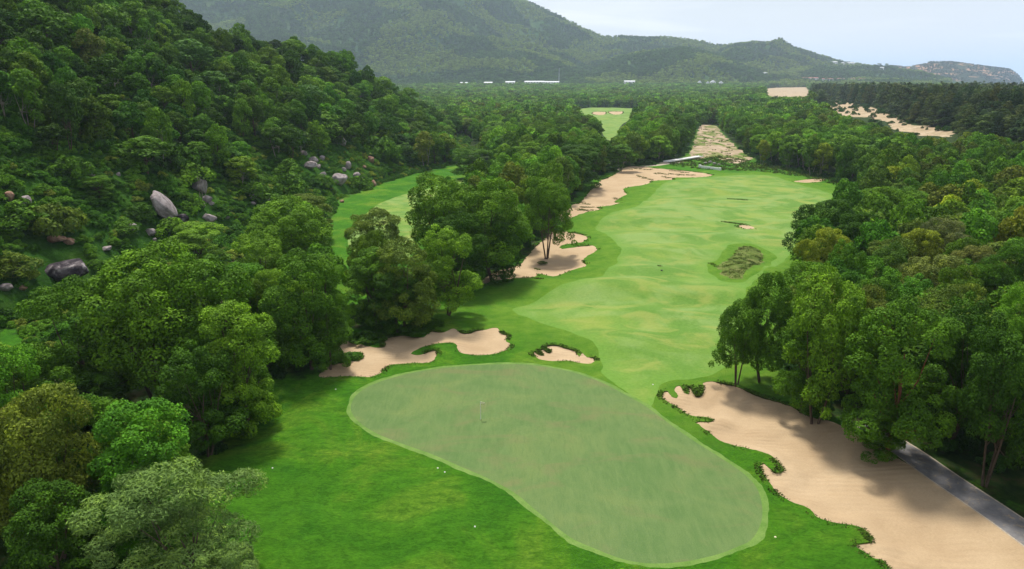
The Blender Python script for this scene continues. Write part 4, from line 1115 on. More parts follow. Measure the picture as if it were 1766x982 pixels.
# ------------------------------------------------------------------ bushes on the hill
SHR = []
BUSH = [(38,385,'round leafy bush at the left edge under the two pale boulders',95,MID), (120,300,'bush between the egg shaped boulder and the leafy tree',70,MID), (215,400,'bush growing over the pair of pale rocks',60,MID),
 (330,315,'yellow green bush left of the bare poles',80,MBR), (300,290,'dark bush above the elongated boulder',90,DARK), (410,300,'bush right of the bare poles',80,MID), (440,345,'bush beside the small white rock',70,MID),
 (500,330,'bush at the near end of the rock group by the second fairway',70,MID), (560,320,'bush in front of the biggest rock of the group',45,MID), (620,322,'bush right of the biggest rock of the group',45,MID),
 (480,245,'large bush above the left rock of the group',80,DARK), (560,235,'leafy bush below the dome shaped hill tree',90,MBR), (500,300,'spreading bush left of the rock group',60,MID), (660,270,'bush above the edge of the second fairway',70,MID),
 (700,275,'dark bush near the far end of the second fairway',60,DARK), (740,265,'bush at the foot of the last hill tree',60,DARK), (690,240,'yellow tipped bush under the hill shoulder',50,YEL), (670,250,'pale shrub under the hill shoulder',30,OLI),
 (20,470,'brownish low bush left of the dark stained boulder',90,OLI), (90,395,'olive bush left of the dark slab',95,OLI), (240,375,'bush between two pale rocks on the lower hill',60,DARK), (300,405,'bush below the elongated boulder',70,MBR),
 (635,578,'dark low shrub on the rim of the near left bunker',60,DARK), (715,565,'low shrub spreading behind the near left bunker',70,DARK), (740,552,'small shrub under the multi stemmed tree',50,DARK), (590,612,'dark shrub at the left tip of the near left bunker',50,DARK),
 (1075,972,'tiny bright weed at the bottom edge in front of the green',22,BRI),(1546,978,'tiny leafy weed at the bottom edge beside the large bunker',26,BRI),
 (935,448,'tiny shrub at the foot of the two bare trunks',18,DARK)]
for i, (px, py, lab, wpx, tint) in enumerate(BUSH):
    hit = cast(px, py, 0.8)
    x, y, z, tt = hit; Wb = wpx * proj(x, y, z)[2] / FPX
    key = ['s0', 's1', 's2'][i % 3] if 'brownish' not in lab else 's2'
    hh = Wb * (0.5 if y > 110 and x < -30 else 0.22)
    SHR.append(put_tree(key, x, y, z - 0.1, Wb, hh, i * 1.3, tint, lab, name='bush', cat='shrub')[1])
ux, uy = jgrid(-250, -20, 25, 640, 1.75, rg)
k = (sdf(ux, uy, FOOT, 1e9) < 16) & (sdf(ux, uy, OPEN, 30) > 1) & (sdf(ux, uy, OPEN3, 30) > 0.5) & (np.abs(ux) < 0.8 * uy + 20) & (sdf(ux, uy, OPEN2, 30) > 0.6); ux, uy = ux[k], uy[k]
upx, upy, _ = proj(ux, uy, terrain(ux, uy))
k = (upx > -80) & (upx < 900); ux, uy = ux[k], uy[k]
k = rg.random(len(ux)) < np.where(uy > 300, 0.6, 0.95); ux, uy = ux[k], uy[k]
uz = terrain(ux, uy); nu = len(ux); print('undergrowth', nu)
bs = rg.uniform(0.35, 0.8, nu) * (1 + 0.5 * (noise(ux, uy, 14, 3) > 0.25)) * np.where(uy > 300, 1.3, 1.0)
tu = np.where((noise(ux, uy, 9, 6) > 0.1)[:, None], np.array([(0.085, 0.195, 0.014)]), np.array([(0.048, 0.135, 0.011)]))
tu = np.where((rg.random(nu) < 0.12)[:, None], np.array([(0.17, 0.23, 0.03)]), tu) * rg.uniform(0.7, 1.3, (nu, 1))
# boulders first, so that nothing grows through them
ROCKS = [
 (118,462,78,34,'large dark stained boulder at the bottom left of the hill'),(43,344,22,22,'egg shaped pale boulder near the left edge'),(17,338,18,18,'brownish round boulder at the left edge beside the egg shaped one'),
 (58,364,30,14,'flat pale rock just below the egg shaped boulder'),(284,352,27,60,'biggest elongated grey boulder on the hill slope'),(316,376,20,22,'dark lower tail rock under the elongated boulder'),
 (229,392,20,15,'white topped rock left of its twin on the lower slope'),(261,400,18,14,'white topped rock right of its twin on the lower slope'),(345,318,28,28,'pale rock face behind the bare poles'),
 (358,343,18,12,'small pale rock below the rock face'),(362,375,24,18,'rounded grey boulder right of the elongated boulder'),(437,338,14,10,'small white rock alone on the slope'),
 (158,293,20,20,'grey rock half hidden under the trees on the left'),(98,410,34,14,'reddish brown slab above the dark stained boulder'),(120,416,22,12,'black slab beside the reddish slab'),
 (184,428,20,9,'thin pale rock in the undergrowth'),(10,494,26,12,'pale grey rock at the left edge below the dark boulder'),(40,496,15,10,'small brown rock next to the pale one at the left edge'),
 (535,285,26,14,'flat grey rock at the left of the rock group'),(541,275,16,10,'rounded rock above the flat grey one'),(558,301,14,9,'small rock left of the biggest of the group'),(584,306,30,24,'biggest rounded boulder of the group beside the second fairway'),
 (601,285,12,14,'upright pale rock above the biggest boulder'),(594,292,10,8,'small pale rock touching the biggest boulder'),(616,302,18,11,'low pale rock right of the biggest boulder'),(622,306,10,7,'little rock at the end of the low pale one'),
 (640,274,13,12,'round rosy boulder above the second fairway'),(645,316,10,12,'reddish pointed rock at the edge of the second fairway'),(591,243,14,18,'tall grey rock in the shade of the hill trees'),
 (590,347,9,6,'small orange rock lying on the second fairway edge'),(550,287,9,7,'small grey rock behind the flat one'),(556,272,10,8,'mossy rock at the top of the group'),(436,350,10,6,'small flat rock near the lone white rock'),
 (392,375,9,6,'tiny pale stone right of the rounded grey boulder'),(365,351,10,7,'small pale stone low on the rock face'),(351,353,8,6,'small stone touching the foot of the bare poles'),(267,413,9,7,'dark stone under the right white topped rock'),(177,452,9,6,'pale stone in the undergrowth right of the dark stained boulder'),(463,343,8,6,'stone right of the lone white rock'),(524,263,13,10,'dark mossy rock above the flat grey rock'),(70,402,12,7,'brown stone left of the reddish slab'),(205,300,9,7,'small stone in the shade beside the leafy bushy tree'),(628,288,8,6,'small stone below the rosy boulder'),
 (305,392,14,8,'small rock under the tail of the elongated boulder'),(1232,282,8,4,'rubble stone left of the white slab'),(1224,279,7,4,'rubble stone beside the bridge'),(1217,281,7,4,'grey rubble stone under the bridge end'),(1240,284,6,3,'small rubble stone above the white slab')]
m, t = mat('granite'); v = coords(t)
c = ramp(t, ntex(t, v, 0.5, 6, 0.65, 0.4), [(0.30, (0.10,0.085,0.08)), (0.42, (0.24,0.205,0.20)), (0.6, (0.36,0.315,0.305)), (0.75, (0.46,0.42,0.39))])
c = mix(t, mrange(t, ntex(t, coords(t, (1, 1, 0.4)), 0.7, 6, 0.7, 0.8), 0.56, 0.66, 0, 0.7), c, (0.07,0.058,0.06))
finish(t, c, 0.9, ntex(t, v, 2.5, 6, 0.7), 0.25, 1.0, 0.1); M_ROCK = m
m, t = mat('reddish_rock'); v = coords(t)
c = ramp(t, ntex(t, v, 0.8, 6, 0.65), [(0.35, (0.16,0.08,0.05)), (0.7, (0.42,0.28,0.20))]); finish(t, c, 0.9, ntex(t, v, 2.5, 6), 0.2, 1.0, 0.1); M_ROCKR = m
m, t = mat('dark_stained_rock'); v = coords(t)
c = ramp(t, ntex(t, v, 0.35, 6, 0.7, 0.6), [(0.45, (0.03,0.025,0.03)), (0.55, (0.10,0.085,0.09)), (0.66, (0.36,0.33,0.32))]); finish(t, c, 0.9, ntex(t, v, 2.5, 6), 0.2, 1.0, 0.1); M_ROCKD = m
def rock_mesh(seed, sx, sy, sz, m):
    import bmesh
    bm = bmesh.new(); bmesh.ops.create_icosphere(bm, subdivisions=4, radius=1.0)
    co = np.array([v_.co[:] for v_ in bm.verts]); r = np.random.default_rng(seed)
    for q in range(13):       # flat facets, as weathered granite has
        nn_ = unit(r.normal(size=3)); dcut = r.uniform(0.55, 0.9); ex = co @ nn_ - dcut
        co = co - np.where(ex > 0, ex * 0.85, 0)[:, None] * nn_
    co *= (1 + 0.07 * noise(co[:, 0] * 3 + seed, co[:, 1] * 3 + co[:, 2] * 2, 1.0, seed))[:, None]
    co *= np.array([sx, sy, sz])
    F = np.array([[v_.index for v_ in f.verts] for f in bm.faces]); bm.free()
    return np_mesh('boulder', co, F, [m], smooth=True)
RK = []
for i, (px, py, wpx, hpx, lab) in enumerate(ROCKS):
    hit = cast(px, py + hpx * 0.42, 0.0)
    x, y, z, tt = hit; dd = proj(x, y, z)[2]
    sx, sz = wpx * dd / FPX / 2 * 1.05, hpx * dd / FPX / 2 * 1.15
    mm = M_ROCKR if any(q in lab for q in ('reddish', 'orange', 'rosy', 'brownish', 'brown ')) else (M_ROCKD if any(q in lab for q in ('dark stained', 'black', 'dark lower')) else M_ROCK)
    o = add('boulder', rock_mesh(i + 3, sx, max(sx * 0.8, sz * 0.7), sz, mm), label=lab, cat='rock', group='boulders on the hillside' if i < 44 else 'rubble by the bridge')
    o.location = (x, y, z + sz * 0.55); o.rotation_euler = (0, -0.6 if 'elongated grey' in lab else 0.1 * ((i * 7) % 5 - 2), 0)
    RK.append((x, y, z, sx, sz))
# clear the plants standing on a rock or right in front of it
BUSHX = 0
kp = np.ones(nu, bool)
for (x, y, z, sx, sz) in RK:
    L_ = math.hypot(x, y); nxu, nyu = -x / L_, -y / L_
    s_ = (ux - x) * nxu + (uy - y) * nyu; q_ = (ux - x) * nyu - (uy - y) * nxu
    kp &= ~((np.abs(q_) < sx * 1.25 + 0.4) & (s_ > -sx * 0.7) & (s_ < sx + 3.2 + sz * 0.5))
scatter('hillside_undergrowth', np.c_[ux, uy, uz - 0.15][kp], rg.uniform(0, 6.28, nu)[kp], np.c_[bs, bs, bs * rg.uniform(0.6, 1.1, nu)][kp], rg.integers(0, 3, nu)[kp], tu[kp], SHR[:3], kind='stuff', label='tangled green undergrowth covering the slope of the hill', cat='undergrowth')
# low scrub along the forest edges and on the forest floor
ex_, ey_ = jgrid(-150, 220, 35, 420, 2.6, rg)
od = np.minimum(sdf(ex_, ey_, OPEN, 30), sdf(ex_, ey_, OPEN2, 30))
k = (od > 0.9) & (od < 14) & (sdf(ex_, ey_, FOOT, 1e9) > 0.5) & (seg_dist(ex_, ey_, PATH, False) > 3.0) & (rg.random(len(ex_)) < 0.55) & (np.abs(ex_) < 0.8 * ey_ + 10)
for nm, dp, P in BUNKERS: k &= sdf(ex_, ey_, P) > 1.2
ex_, ey_ = ex_[k], ey_[k]; ez_ = terrain(ex_, ey_)
k = ~clear_hit(ex_, ey_, ez_ + 0.3, np.full(len(ex_), 1.0), np.full(len(ex_), 1.0)); ex_, ey_, ez_ = ex_[k], ey_[k], ez_[k]
dx2, dy2 = jgrid(150, 480, 300, 1500, 7.0, rg)
kd = np.zeros(len(dx2), bool)
for D_ in DUNES[:2]: kd |= sdf(dx2, dy2, D_, 60) < 8
kd &= (rg.random(len(dx2)) < 0.16 + 0.5 * (noise(dx2, dy2, 30, 2) > 0.2)); dx2, dy2 = dx2[kd], dy2[kd]
ne0 = len(ex_); ex_, ey_ = np.r_[ex_, dx2], np.r_[ey_, dy2]; ez_ = terrain(ex_, ey_); ne = len(ex_)
bs2 = rg.uniform(0.3, 0.85, ne); bs2[ne0:] *= 1.7
scatter('forest_floor_scrub', np.c_[ex_, ey_, ez_ - 0.1], rg.uniform(0, 6.28, ne), np.c_[bs2, bs2, bs2], rg.integers(0, 3, ne), np.tile((0.03, 0.08, 0.014), (ne, 1)) * rg.uniform(.7, 1.5, (ne, 1)), SHR[:3], kind='stuff', label='low scrub under the trees along the edge of the grass', cat='undergrowth')
#@@PART3
# ------------------------------------------------------------------ ragged grass on the bunker lips and wild grass clumps
m, t = mat('wild_grass_blades')
vv = N(t, 'ShaderNodeAttribute', attribute_name='leaf_tone').outputs['Fac']
c = ramp(t, vv, [(0.0, (0.022,0.038,0.006)), (0.35, (0.06,0.11,0.012)), (0.65, (0.13,0.18,0.03)), (1.0, (0.28,0.23,0.10))])
finish(t, c, 0.85, spec=0.1); M_BLADE = m
def blades(name, C, D, ln, wd, tone, seed, **kw):
    """C base points, D unit directions"""
    r = np.random.default_rng(seed); n_ = len(C)
    s = unit(np.cross(D, r.normal(size=(n_, 3)))) * wd[:, None]
    mid = C + D * (ln * 0.55)[:, None] + np.array([0, 0, 1]) * (ln * 0.08)[:, None]
    tip = C + D * ln[:, None] - np.array([0, 0, 1]) * (ln * 0.18)[:, None]
    V = np.concatenate([C - s, C + s, mid + s * .8, mid - s * .8, tip]); i = np.arange(n_)
    F = np.concatenate([np.stack([i, i + n_, i + 2 * n_], 1), np.stack([i, i + 2 * n_, i + 3 * n_], 1), np.stack([i + 3 * n_, i + 2 * n_, i + 4 * n_], 1)])
    return add(name, np_mesh(name, V, F, [M_BLADE], attrs={'leaf_tone': ('FACE', np.tile(tone, 3))}), **kw)
rb = np.random.default_rng(3)
BC, BD, BLn, BWd, BT = [], [], [], [], []
for nm, depth, p, q in EDGES:
    far = nm in ('far_long', 'mid_left', 'speck', 'upper_left', 'upper_right')
    e = q - p; Ls = np.linalg.norm(e[:, :2], axis=1); per = 14 if far else 110
    cnt = rb.poisson(Ls * per); ii = np.repeat(np.arange(len(p)), cnt)
    tt_ = rb.random(len(ii))[:, None]; C = p[ii] + e[ii] * tt_
    nrm2 = np.stack([-e[ii, 1], e[ii, 0]], 1) / (Ls[ii, None] + 1e-9)
    msk = lip(C[:, 0], C[:, 1]) > (0.3 if nm != 'large_right' else 0.4) + rb.uniform(-.12, .12, len(C))
    facing = nrm2[:, 1] < 0.35          # lips that look back towards the tee stay shaggy
    msk &= facing | (rb.random(len(C)) < 0.25)
    C, nrm2 = C[msk], nrm2[msk]; n_ = len(C)
    off = rb.uniform(-0.75, 0.14, n_) * (1.5 if far else 1.0)
    C = C + np.c_[nrm2 * off[:, None], rb.uniform(-0.05, 0.03, n_)]
    D = unit(np.c_[nrm2 * rb.uniform(0.2, 1.2, (n_, 1)), rb.uniform(0.0, 0.7, n_)] + rb.normal(size=(n_, 3)) * 0.35)
    BC.append(C); BD.append(D); BLn.append(rb.uniform(0.10, 0.30, n_) * (1.5 if far else 1.0)); BWd.append(rb.uniform(0.025, 0.055, n_) * (2.2 if far else 1.0)); BT.append(rb.beta(1.6, 4, n_))
def clump(x, y, rad, n_, h_, ww):
    a = rb.uniform(0, 6.28, n_); r_ = rad * np.sqrt(rb.random(n_)); X, Y = x + r_ * np.cos(a), y + r_ * np.sin(a)
    C = np.c_[X, Y, terrain(X, Y)]
    return C, unit(np.c_[np.cos(a) * 0.5, np.sin(a) * 0.5, np.full(n_, 1.0)] + rb.normal(size=(n_, 3)) * 0.35), rb.uniform(.6, 1.2, n_) * h_, np.full(n_, ww), rb.beta(2, 2.6, n_)
def addc(L_, extra=0.0):
    C = L_[0]; C[:, 2] += extra
    BC.append(C); BD.append(L_[1]); BLn.append(L_[2]); BWd.append(L_[3]); BT.append(L_[4])
for px0, py0, px1, py1, k_ in ((1100,303,1125,312,9),(1128,300,1200,303,16),(1158,294,1188,299,8),(1088,291,1128,292,9),(995,341,1018,346,7),(1003,358,1028,360,7),(996,366,1028,369,8),(1060,337,1078,341,7),(1145,305,1160,308,4),(1000,420,1008,423,4)):
    for s_ in range(k_):
        f_ = (s_ + rb.uniform(-.3, .3)) / k_; x, y = flat(px0 + (px1 - px0) * f_, py0 + (py1 - py0) * f_ + rb.uniform(-1, 1))
        addc(clump(float(x), float(y), rb.uniform(0.5, 1.3), 46, 0.65, 0.05), -0.35)
for px0, py0, px1, py1, k_ in ((1258,343,1292,347,9),(1248,384,1284,389,11),(1225,457,1240,466,3),(1138,466,1143,467,1),(908,480,938,484,5),(925,462,933,466,2)):
    for s_ in range(k_):
        f_ = (s_ + rb.uniform(-.3, .3)) / max(k_, 1); x, y = flat(px0 + (px1 - px0) * f_, py0 + (py1 - py0) * f_)
        addc(clump(float(x), float(y), rb.uniform(0.35, 0.9), 40, 0.4, 0.035))
# wild mound in the fairway
gx_, gy_ = jgrid(30, 70, 100, 180, 0.55, rb)
k = sdf(gx_, gy_, NATIVE) < -0.3; gx_, gy_ = gx_[k], gy_[k]
k = rb.random(len(gx_)) < 0.25 + 0.7 * ss(noise(gx_, gy_, 2.6, 4) * 1.5 + .3); gx_, gy_ = gx_[k], gy_[k]
for x, y in zip(gx_, gy_):
    d_ = -float(sdf(np.array([x]), np.array([y]), NATIVE)[0])
    addc(clump(x, y, 0.35, 14, 0.3, 0.03), 0.45 * min(1, d_ / 2.5))
# rough clumps along the waste ground at the far end of the fairway
WG = pxpoly([(1150,283),(1200,274),(1240,270),(1300,279),(1360,290),(1430,302),(1480,325),(1440,318),(1380,306),(1300,296),(1240,293),(1190,290)], 2)
gx_, gy_ = jgrid(60, 220, 250, 420, 2.1, rb); k = (sdf(gx_, gy_, WG, 40) < 0) & (rb.random(len(gx_)) < 0.7); gx_, gy_ = gx_[k], gy_[k]
for x, y in zip(gx_, gy_): addc(clump(x, y, rb.uniform(0.6, 1.3), 26, rb.uniform(0.4, 1.1), 0.08))
gx_, gy_ = jgrid(70, 170, 370, 700, 4.5, rb); k = (sdf(gx_, gy_, CORRIDOR, 40) < 0) & (rb.random(len(gx_)) < 0.2); gx_, gy_ = gx_[k], gy_[k]
for x, y in zip(gx_, gy_): addc(clump(x, y, rb.uniform(0.8, 2.0), 22, rb.uniform(0.4, 0.9), 0.12))
C = np.concatenate(BC); print('blades', len(C))
blades('wild_grass', C, np.concatenate(BD), np.concatenate(BLn), np.concatenate(BWd), np.concatenate(BT), 9, kind='stuff', label='dark ragged grass hanging over the bunker lips and growing in clumps', cat='wild grass')

# ------------------------------------------------------------------ flag, markers
def plain(name, col, rough=0.6, spec=0.3):
    m, t = mat(name); v = coords(t)
    f = ntex(t, v, 0.8, 4, 0.6)
    c = mix(t, mrange(t, f, 0.35, 0.7, 0, 0.35), col, tuple(q * 0.7 for q in col)); finish(t, c, rough, spec=spec); return m
M_WHITE = plain('white_paint', (0.80, 0.79, 0.76)); M_YEL = plain('yellow_flag_cloth', (0.80, 0.76, 0.48)); M_DK = plain('dark_gap', (0.02, 0.02, 0.02))
M_ROOFW = plain('pale_metal_roof', (0.62, 0.64, 0.66)); M_ROOFR = plain('red_tile_roof', (0.30, 0.10, 0.07)); M_WIN = plain('window_glass_dark', (0.05, 0.06, 0.08), 0.2, 0.5); M_STEEL = plain('galvanised_steel', (0.40, 0.42, 0.44), 0.5)
x, y, z, _ = cast(829, 723, 0)
fs = empty('flagstick', (x, y, z), label='white flagstick with a small pale flag standing in the green', cat='flag')
V, F = tube([(0, 0, -0.1), (0, 0, 1.1), (0, 0, 2.25)], [0.033, 0.03, 0.022], 8)
add('pole', np_mesh('pole', V, F, [M_WHITE], smooth=True), parent=fs)
fv, ff = [], []
for i in range(7):
    for j in range(4):
        fv.append((0.03 + i * 0.085, 0.05 * math.sin(i * 1.3) + 0.02 * j, 2.2 - j * 0.13 - 0.02 * i))
for i in range(6):
    for j in range(3): a = i * 4 + j; ff.append((a, a + 1, a + 5, a + 4))
fo = add('flag', np_mesh('flag', fv, ff, [M_YEL], smooth=True), parent=fs); fo.rotation_euler = (0, 0, 0.35)
sm_ = fo.modifiers.new('thickness', 'SOLIDIFY'); sm_.thickness = 0.006
V, F = tube([(0, 0, 0.002), (0, 0, 0.012)], [0.085, 0.085], 16); F = list(F) + []
add('cup', np_mesh('cup', V, F, [M_WHITE]), parent=fs)
def disc_mesh(r_, h_, m_):
    V, F = tube([(0, 0, -0.02), (0, 0, h_ * 0.7), (0, 0, h_), (0, 0, h_ + 0.002)], [r_, r_, r_ * 0.75, 0.001], 12); return np_mesh('marker', V, F, [m_], smooth=False)
mk, mky, mkd = disc_mesh(0.075, 0.06, M_WHITE), disc_mesh(0.09, 0.06, M_YEL), disc_mesh(0.22, 0.15, M_DK)
for px, py, me_, lb in ((579,672,mk,'white marker on the grass between the near left bunker and the green'),(470,808,mk,'white marker in the dark grass beside the left trees'),(755,808,mk,'upper of two white markers on the slope below the green'),
    (767,815,mk,'lower of two white markers on the slope below the green'),(819,909,mk,'pale marker in the rough at the bottom centre'),(1257,605,mk,'white marker on the lawn left of the right hand trees'),
    (1126,664,mk,'white marker by the left tip of the large bunker'),(1337,927,mky,'yellowish marker in the grass right of the green'),(1141,467,mkd,'small dark marker alone on the fairway')):
    x, y, z, _ = cast(px, py, 0); o = add('marker', me_, label=lb, cat='marker'); o.location = (x, y, z + 0.02)
# bare poles of dead saplings on the hill
for i, (px, py, hh, lb) in enumerate(((346,352,7.5,'leftmost bare pale sapling trunk before the rock face'),(351,358,8.5,'second bare pale sapling trunk before the rock face'),(356,350,7.0,'rightmost bare pale sapling trunk before the rock face'),(50,222,9,'bare trunk in the shade at the left edge of the hill'))):
    x, y, z, _ = cast(px, py, 0); r_ = empty('bare_sapling', (x, y, z - 0.2), label=lb, cat='sapling', group='bare saplings on the hill')
    V, F = tube([(0, 0, 0), (0.1, 0, hh * .4), (0.05 * i, 0.1, hh * .75), (0.12, 0, hh)], [0.09, 0.075, 0.05, 0.015], 7); add('trunk', np_mesh('trunk', V, F, [M_BARKP], smooth=True), parent=r_)
    ps = [tube([(0.06, 0, hh * f_), (0.5 * math.cos(f_ * 17 + i), 0.5 * math.sin(f_ * 17 + i), hh * f_ + .7)], [0.03, 0.008], 5) for f_ in (0.6, 0.7, 0.8, 0.88)]
    V, F = join_parts(ps); add('branch', np_mesh('branch', V, F, [M_BARKP], smooth=True), parent=r_)

# ------------------------------------------------------------------ bridge and slab
def box(x0, x1, y0, y1, z0, z1):
    V = [(x0, y0, z0), (x1, y0, z0), (x1, y1, z0), (x0, y1, z0), (x0, y0, z1), (x1, y0, z1), (x1, y1, z1), (x0, y1, z1)]
    return V, [(0, 3, 2, 1), (4, 5, 6, 7), (0, 1, 5, 4), (1, 2, 6, 5), (2, 3, 7, 6), (3, 0, 4, 7)]
def bmesh_of(name, boxes, m_):
    V, F = join_parts([box(*b_) for b_ in boxes]); return np_mesh(name, V, F, [m_])
a_ = np.array(W(1150, 281)); b_ = np.array(W(1207, 272)); Lb = float(np.linalg.norm(b_ - a_)); ang = math.atan2(b_[1] - a_[1], b_[0] - a_[0])
zb_ = float(terrain(np.array([(a_[0] + b_[0]) / 2]), np.array([(a_[1] + b_[1]) / 2]))[0])
br = empty('bridge', (a_[0], a_[1], zb_), ang, label='pale concrete cart bridge over the dark ditch at the far end of the fairway', cat='bridge')
add('deck', bmesh_of('deck', [(-1, Lb + 1, -1.5, 1.5, 0.75, 1.05)], M_WHITE), parent=br)
for s in (-1, 1):
    add('kerb', bmesh_of('kerb', [(-1, Lb + 1, s * 1.36 - 0.12, s * 1.36 + 0.12, 1.054, 1.25)], M_WHITE), parent=br)
for s in (0.15, 0.85): add('pier', bmesh_of('pier', [(Lb * s - 0.35, Lb * s + 0.35, -1.3, 1.3, -1.5, 0.746)], M_KERB), parent=br)
add('approach_ramp', np_mesh('approach_ramp', [(-14, -1.4, -0.3), (-1.004, -1.4, 0.9), (-1.004, 1.4, 0.9), (-14, 1.4, -0.3), (-14, -1.4, -1.5), (-1.004, -1.4, -1.5), (-1.004, 1.4, -1.5), (-14, 1.4, -1.5)], [(0, 1, 2, 3), (4, 7, 6, 5), (0, 4, 5, 1), (1, 5, 6, 2), (2, 6, 7, 3), (3, 7, 4, 0)], [M_KERB]), parent=br)
a_ = np.array(W(1208, 289)); b_ = np.array(W(1240, 293)); Lb = float(np.linalg.norm(b_ - a_)); ang = math.atan2(b_[1] - a_[1], b_[0] - a_[0])
zs_ = float(terrain(a_[None, 0], a_[None, 1])[0])
sb = add('concrete_wall', bmesh_of('concrete_wall', [(0, Lb, -0.25, 0.25, -0.6, 1.0), (-0.9, 0.0 - 0.003, -0.5, 0.5, -0.6, 1.35), (Lb + 0.003, Lb + 0.9, -0.5, 0.5, -0.6, 1.1)], M_WHITE), label='low white concrete wall right of the bridge', cat='wall')
sb.location = (a_[0], a_[1], zs_); sb.rotation_euler = (0, 0, ang)

# ------------------------------------------------------------------ far buildings and tower
def castm(px, py):
    dx, dy, dz = [float(v_) for v_ in ray(px, py)]; u = dx / dy
    yy = np.linspace(2440, 4000, 600); g = np.maximum(mountain_h(u * yy, yy), np.where(yy < 3390, 20, -99)); f = CAMZ + dz / dy * yy - g
    k_ = np.where(f < 0)[0]
    if not len(k_): k_ = [int(np.argmin(f))]
    yv = yy[k_[0]]; return u * yv, yv, float(g[k_[0]])
def shed(px, py, wpx, Hb, label, roof='gable', mr=None, group=None, y_at=None, nwin=None, cat='building'):
    if y_at:
        dx, dy, dz = [float(v_) for v_ in ray(px, py)]; x = dx / dy * y_at; y = y_at; z = float(terrain(np.array([x]), np.array([y]))[0])
        if y > 2420: z = max(z, float(mountain_h(np.array([x]), np.array([y]))[0]))
    else: x, y, z = castm(px, py)
    Wb = wpx * proj(x, y, z)[2] / FPX; Db = min(Wb * 0.5, 24)
    r_ = empty('building', (x, y, z), 0.0, label=label, cat=cat, group=group)
    add('wall', bmesh_of('wall', [(-Wb / 2, Wb / 2, 0, Db, -6, Hb)], M_WHITE), parent=r_)
    o_ = 0.8
    if roof == 'gable': RV = [(-Wb/2-o_, -o_, Hb+.01), (Wb/2+o_, -o_, Hb+.01), (Wb/2+o_, Db+o_, Hb+.01), (-Wb/2-o_, Db+o_, Hb+.01), (-Wb/2-o_, Db/2, Hb+3.2), (Wb/2+o_, Db/2, Hb+3.2)]; RF = [(0,1,5),(0,5,4),(2,3,4),(2,4,5),(0,4,3),(1,2,5),(0,3,2),(0,2,1)]
    else: RV = [(-Wb/2-o_, -o_, Hb+.01), (Wb/2+o_, -o_, Hb+.01), (Wb/2+o_, Db+o_, Hb+.01), (-Wb/2-o_, Db+o_, Hb+.01), (0, Db/2, Hb+7)]; RF = [(0,1,4),(1,2,4),(2,3,4),(3,0,4),(0,3,2),(0,2,1)]
    add('roof', np_mesh('roof', RV, RF, [mr or M_ROOFW]), parent=r_)
    nw = nwin if nwin is not None else int(Wb // 9)
    for fl in range(int(Hb // 5)):
        for q in range(nw):
            xx = -Wb / 2 + (q + 0.5) * Wb / nw; zc = Hb - 2.4 - fl * 4.2
            add('window', bmesh_of('window', [(xx - 1.4, xx + 1.4, -0.12, 0.3, zc - 1.1, zc + 1.1)], M_WIN), parent=r_)
    return r_
for px, wpx, Hb, lb in ((842,14,15,'small white building leftmost in the row under the mountain'),(880,16,17,'white building second in the row under the mountain'),(922,34,18,'long white building with a pale roof under the mountain, left of the mast'),(952,24,17,'long pale building just right of the longest one under the mountain'),(1086,18,18,'white building alone at the mountain foot left of the pavilions'),(800,12,14,'faint pale building furthest left at the foot of the mountain')):
    shed(px, 146, wpx, Hb, lb, y_at=2400, group='white buildings at the mountain foot')
for px, wpx, Hb, lb in ((1207,6,17,'leftmost pavilion with a white pyramid roof'),(1221,5,15,'smallest pavilion with a pyramid roof'),(1230,9,18,'largest pavilion with a white pyramid roof'),(1244,7,16,'rightmost pavilion with a white pyramid roof')):
    shed(px, 142, wpx, Hb, lb, roof='pyr', y_at=2380, group='pavilions at the mountain foot', nwin=2, cat='pavilion')
for px, py, wpx, Hb, lb in ((1398,141,26,13,'large white building at the left of the row behind the casuarinas'),(1428,141,20,10,'second white building of the row behind the casuarinas'),(1450,141,14,10,'third white building of the row behind the casuarinas'),(1469,141,10,10,'fourth white building of the row behind the casuarinas'),(1487,141,9,10,'last white building of the row behind the casuarinas'),(1368,144,24,6,'low pale building left of the large white one')):
    shed(px, py, wpx, Hb, lb, mr=M_ROOFR if px != 1368 else None, group='white buildings behind the casuarinas')
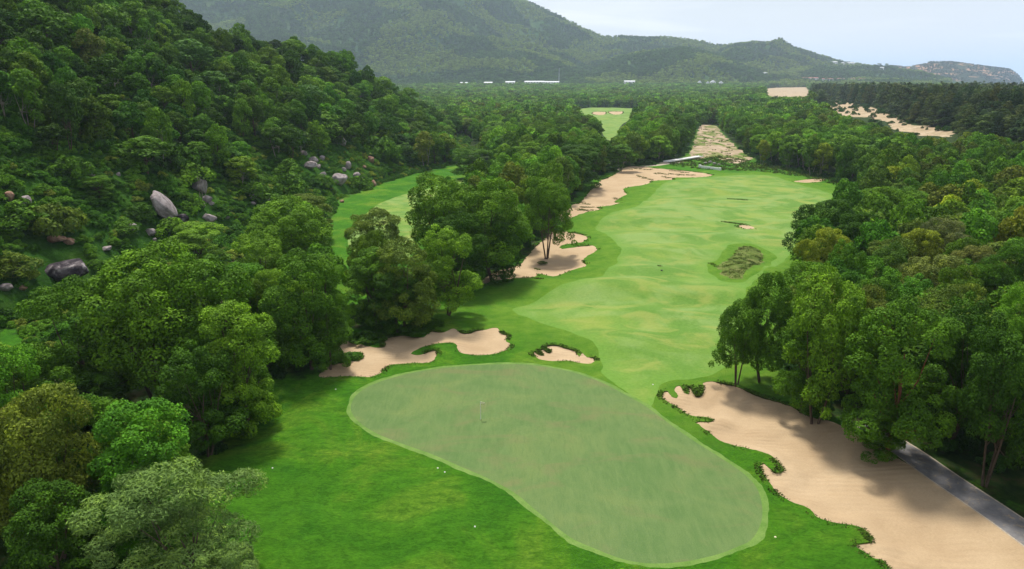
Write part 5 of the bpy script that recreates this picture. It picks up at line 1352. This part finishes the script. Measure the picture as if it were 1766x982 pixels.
for px, py, wpx, Hb, lb in ((1436,112,16,14,'white building on the ridge against the sky, left one'),(1463,113,22,12,'long pale building on the ridge right of the white one'),(1319,130,9,7,'small white building alone on the mountain slope'),(1521,121,6,9,'tiny white building where the ridge meets the headland')):
    shed(px, py, wpx, Hb, lb, group='buildings on the ridge')
dx, dy, dz = [float(v_) for v_ in ray(964, 141)]; yt = 2415.0; xt = dx / dy * yt; zt = float(terrain(np.array([xt]), np.array([yt]))[0])
tw = empty('radio_mast', (xt, yt, zt), label='thin pale lattice mast rising in front of the mountain', cat='mast')
ps = []; Hm = 62.0
for sx, sy in ((-1, -1), (1, -1), (1, 1), (-1, 1)): ps.append(tube([(sx * 3.2, sy * 3.2, -1), (sx * 1.3, sy * 1.3, Hm * .6), (sx * 0.5, sy * 0.5, Hm)], [0.42, 0.34, 0.25], 4))
add('frame', (lambda VF: np_mesh('frame', VF[0], VF[1], [M_STEEL]))(join_parts(ps)), parent=tw)
ps = []
for q in range(12):
    z0_ = Hm * q / 12; z1_ = Hm * (q + 1) / 12; w0_ = 3.2 - 2.7 * q / 12; w1_ = 3.2 - 2.7 * (q + 1) / 12
    for sx, sy, tx, ty in ((-1, -1, 1, -1), (1, -1, 1, 1), (1, 1, -1, 1), (-1, 1, -1, -1)): ps.append(tube([(sx * w0_, sy * w0_, z0_), (tx * w1_, ty * w1_, z1_)], [0.16, 0.16], 4))
add('bracing', (lambda VF: np_mesh('bracing', VF[0], VF[1], [M_STEEL]))(join_parts(ps)), parent=tw)

# ------------------------------------------------------------------ haze: one closed box round everything
V, F = box(-29000, 29000, -4000, 31000, -13, 700)
m, t = mat('haze_air'); o_ = N(t, 'ShaderNodeOutputMaterial'); pv = N(t, 'ShaderNodeVolumePrincipled')
pv.inputs['Color'].default_value = (0.66, 0.80, 1.0, 1); pv.inputs['Density'].default_value = 0.000085; pv.inputs['Anisotropy'].default_value = 0.2
L(t, pv.outputs[0], o_.inputs['Volume'])
add('haze', np_mesh('haze', V, F, [m]), kind='stuff')
print('done', len(bpy.data.objects))
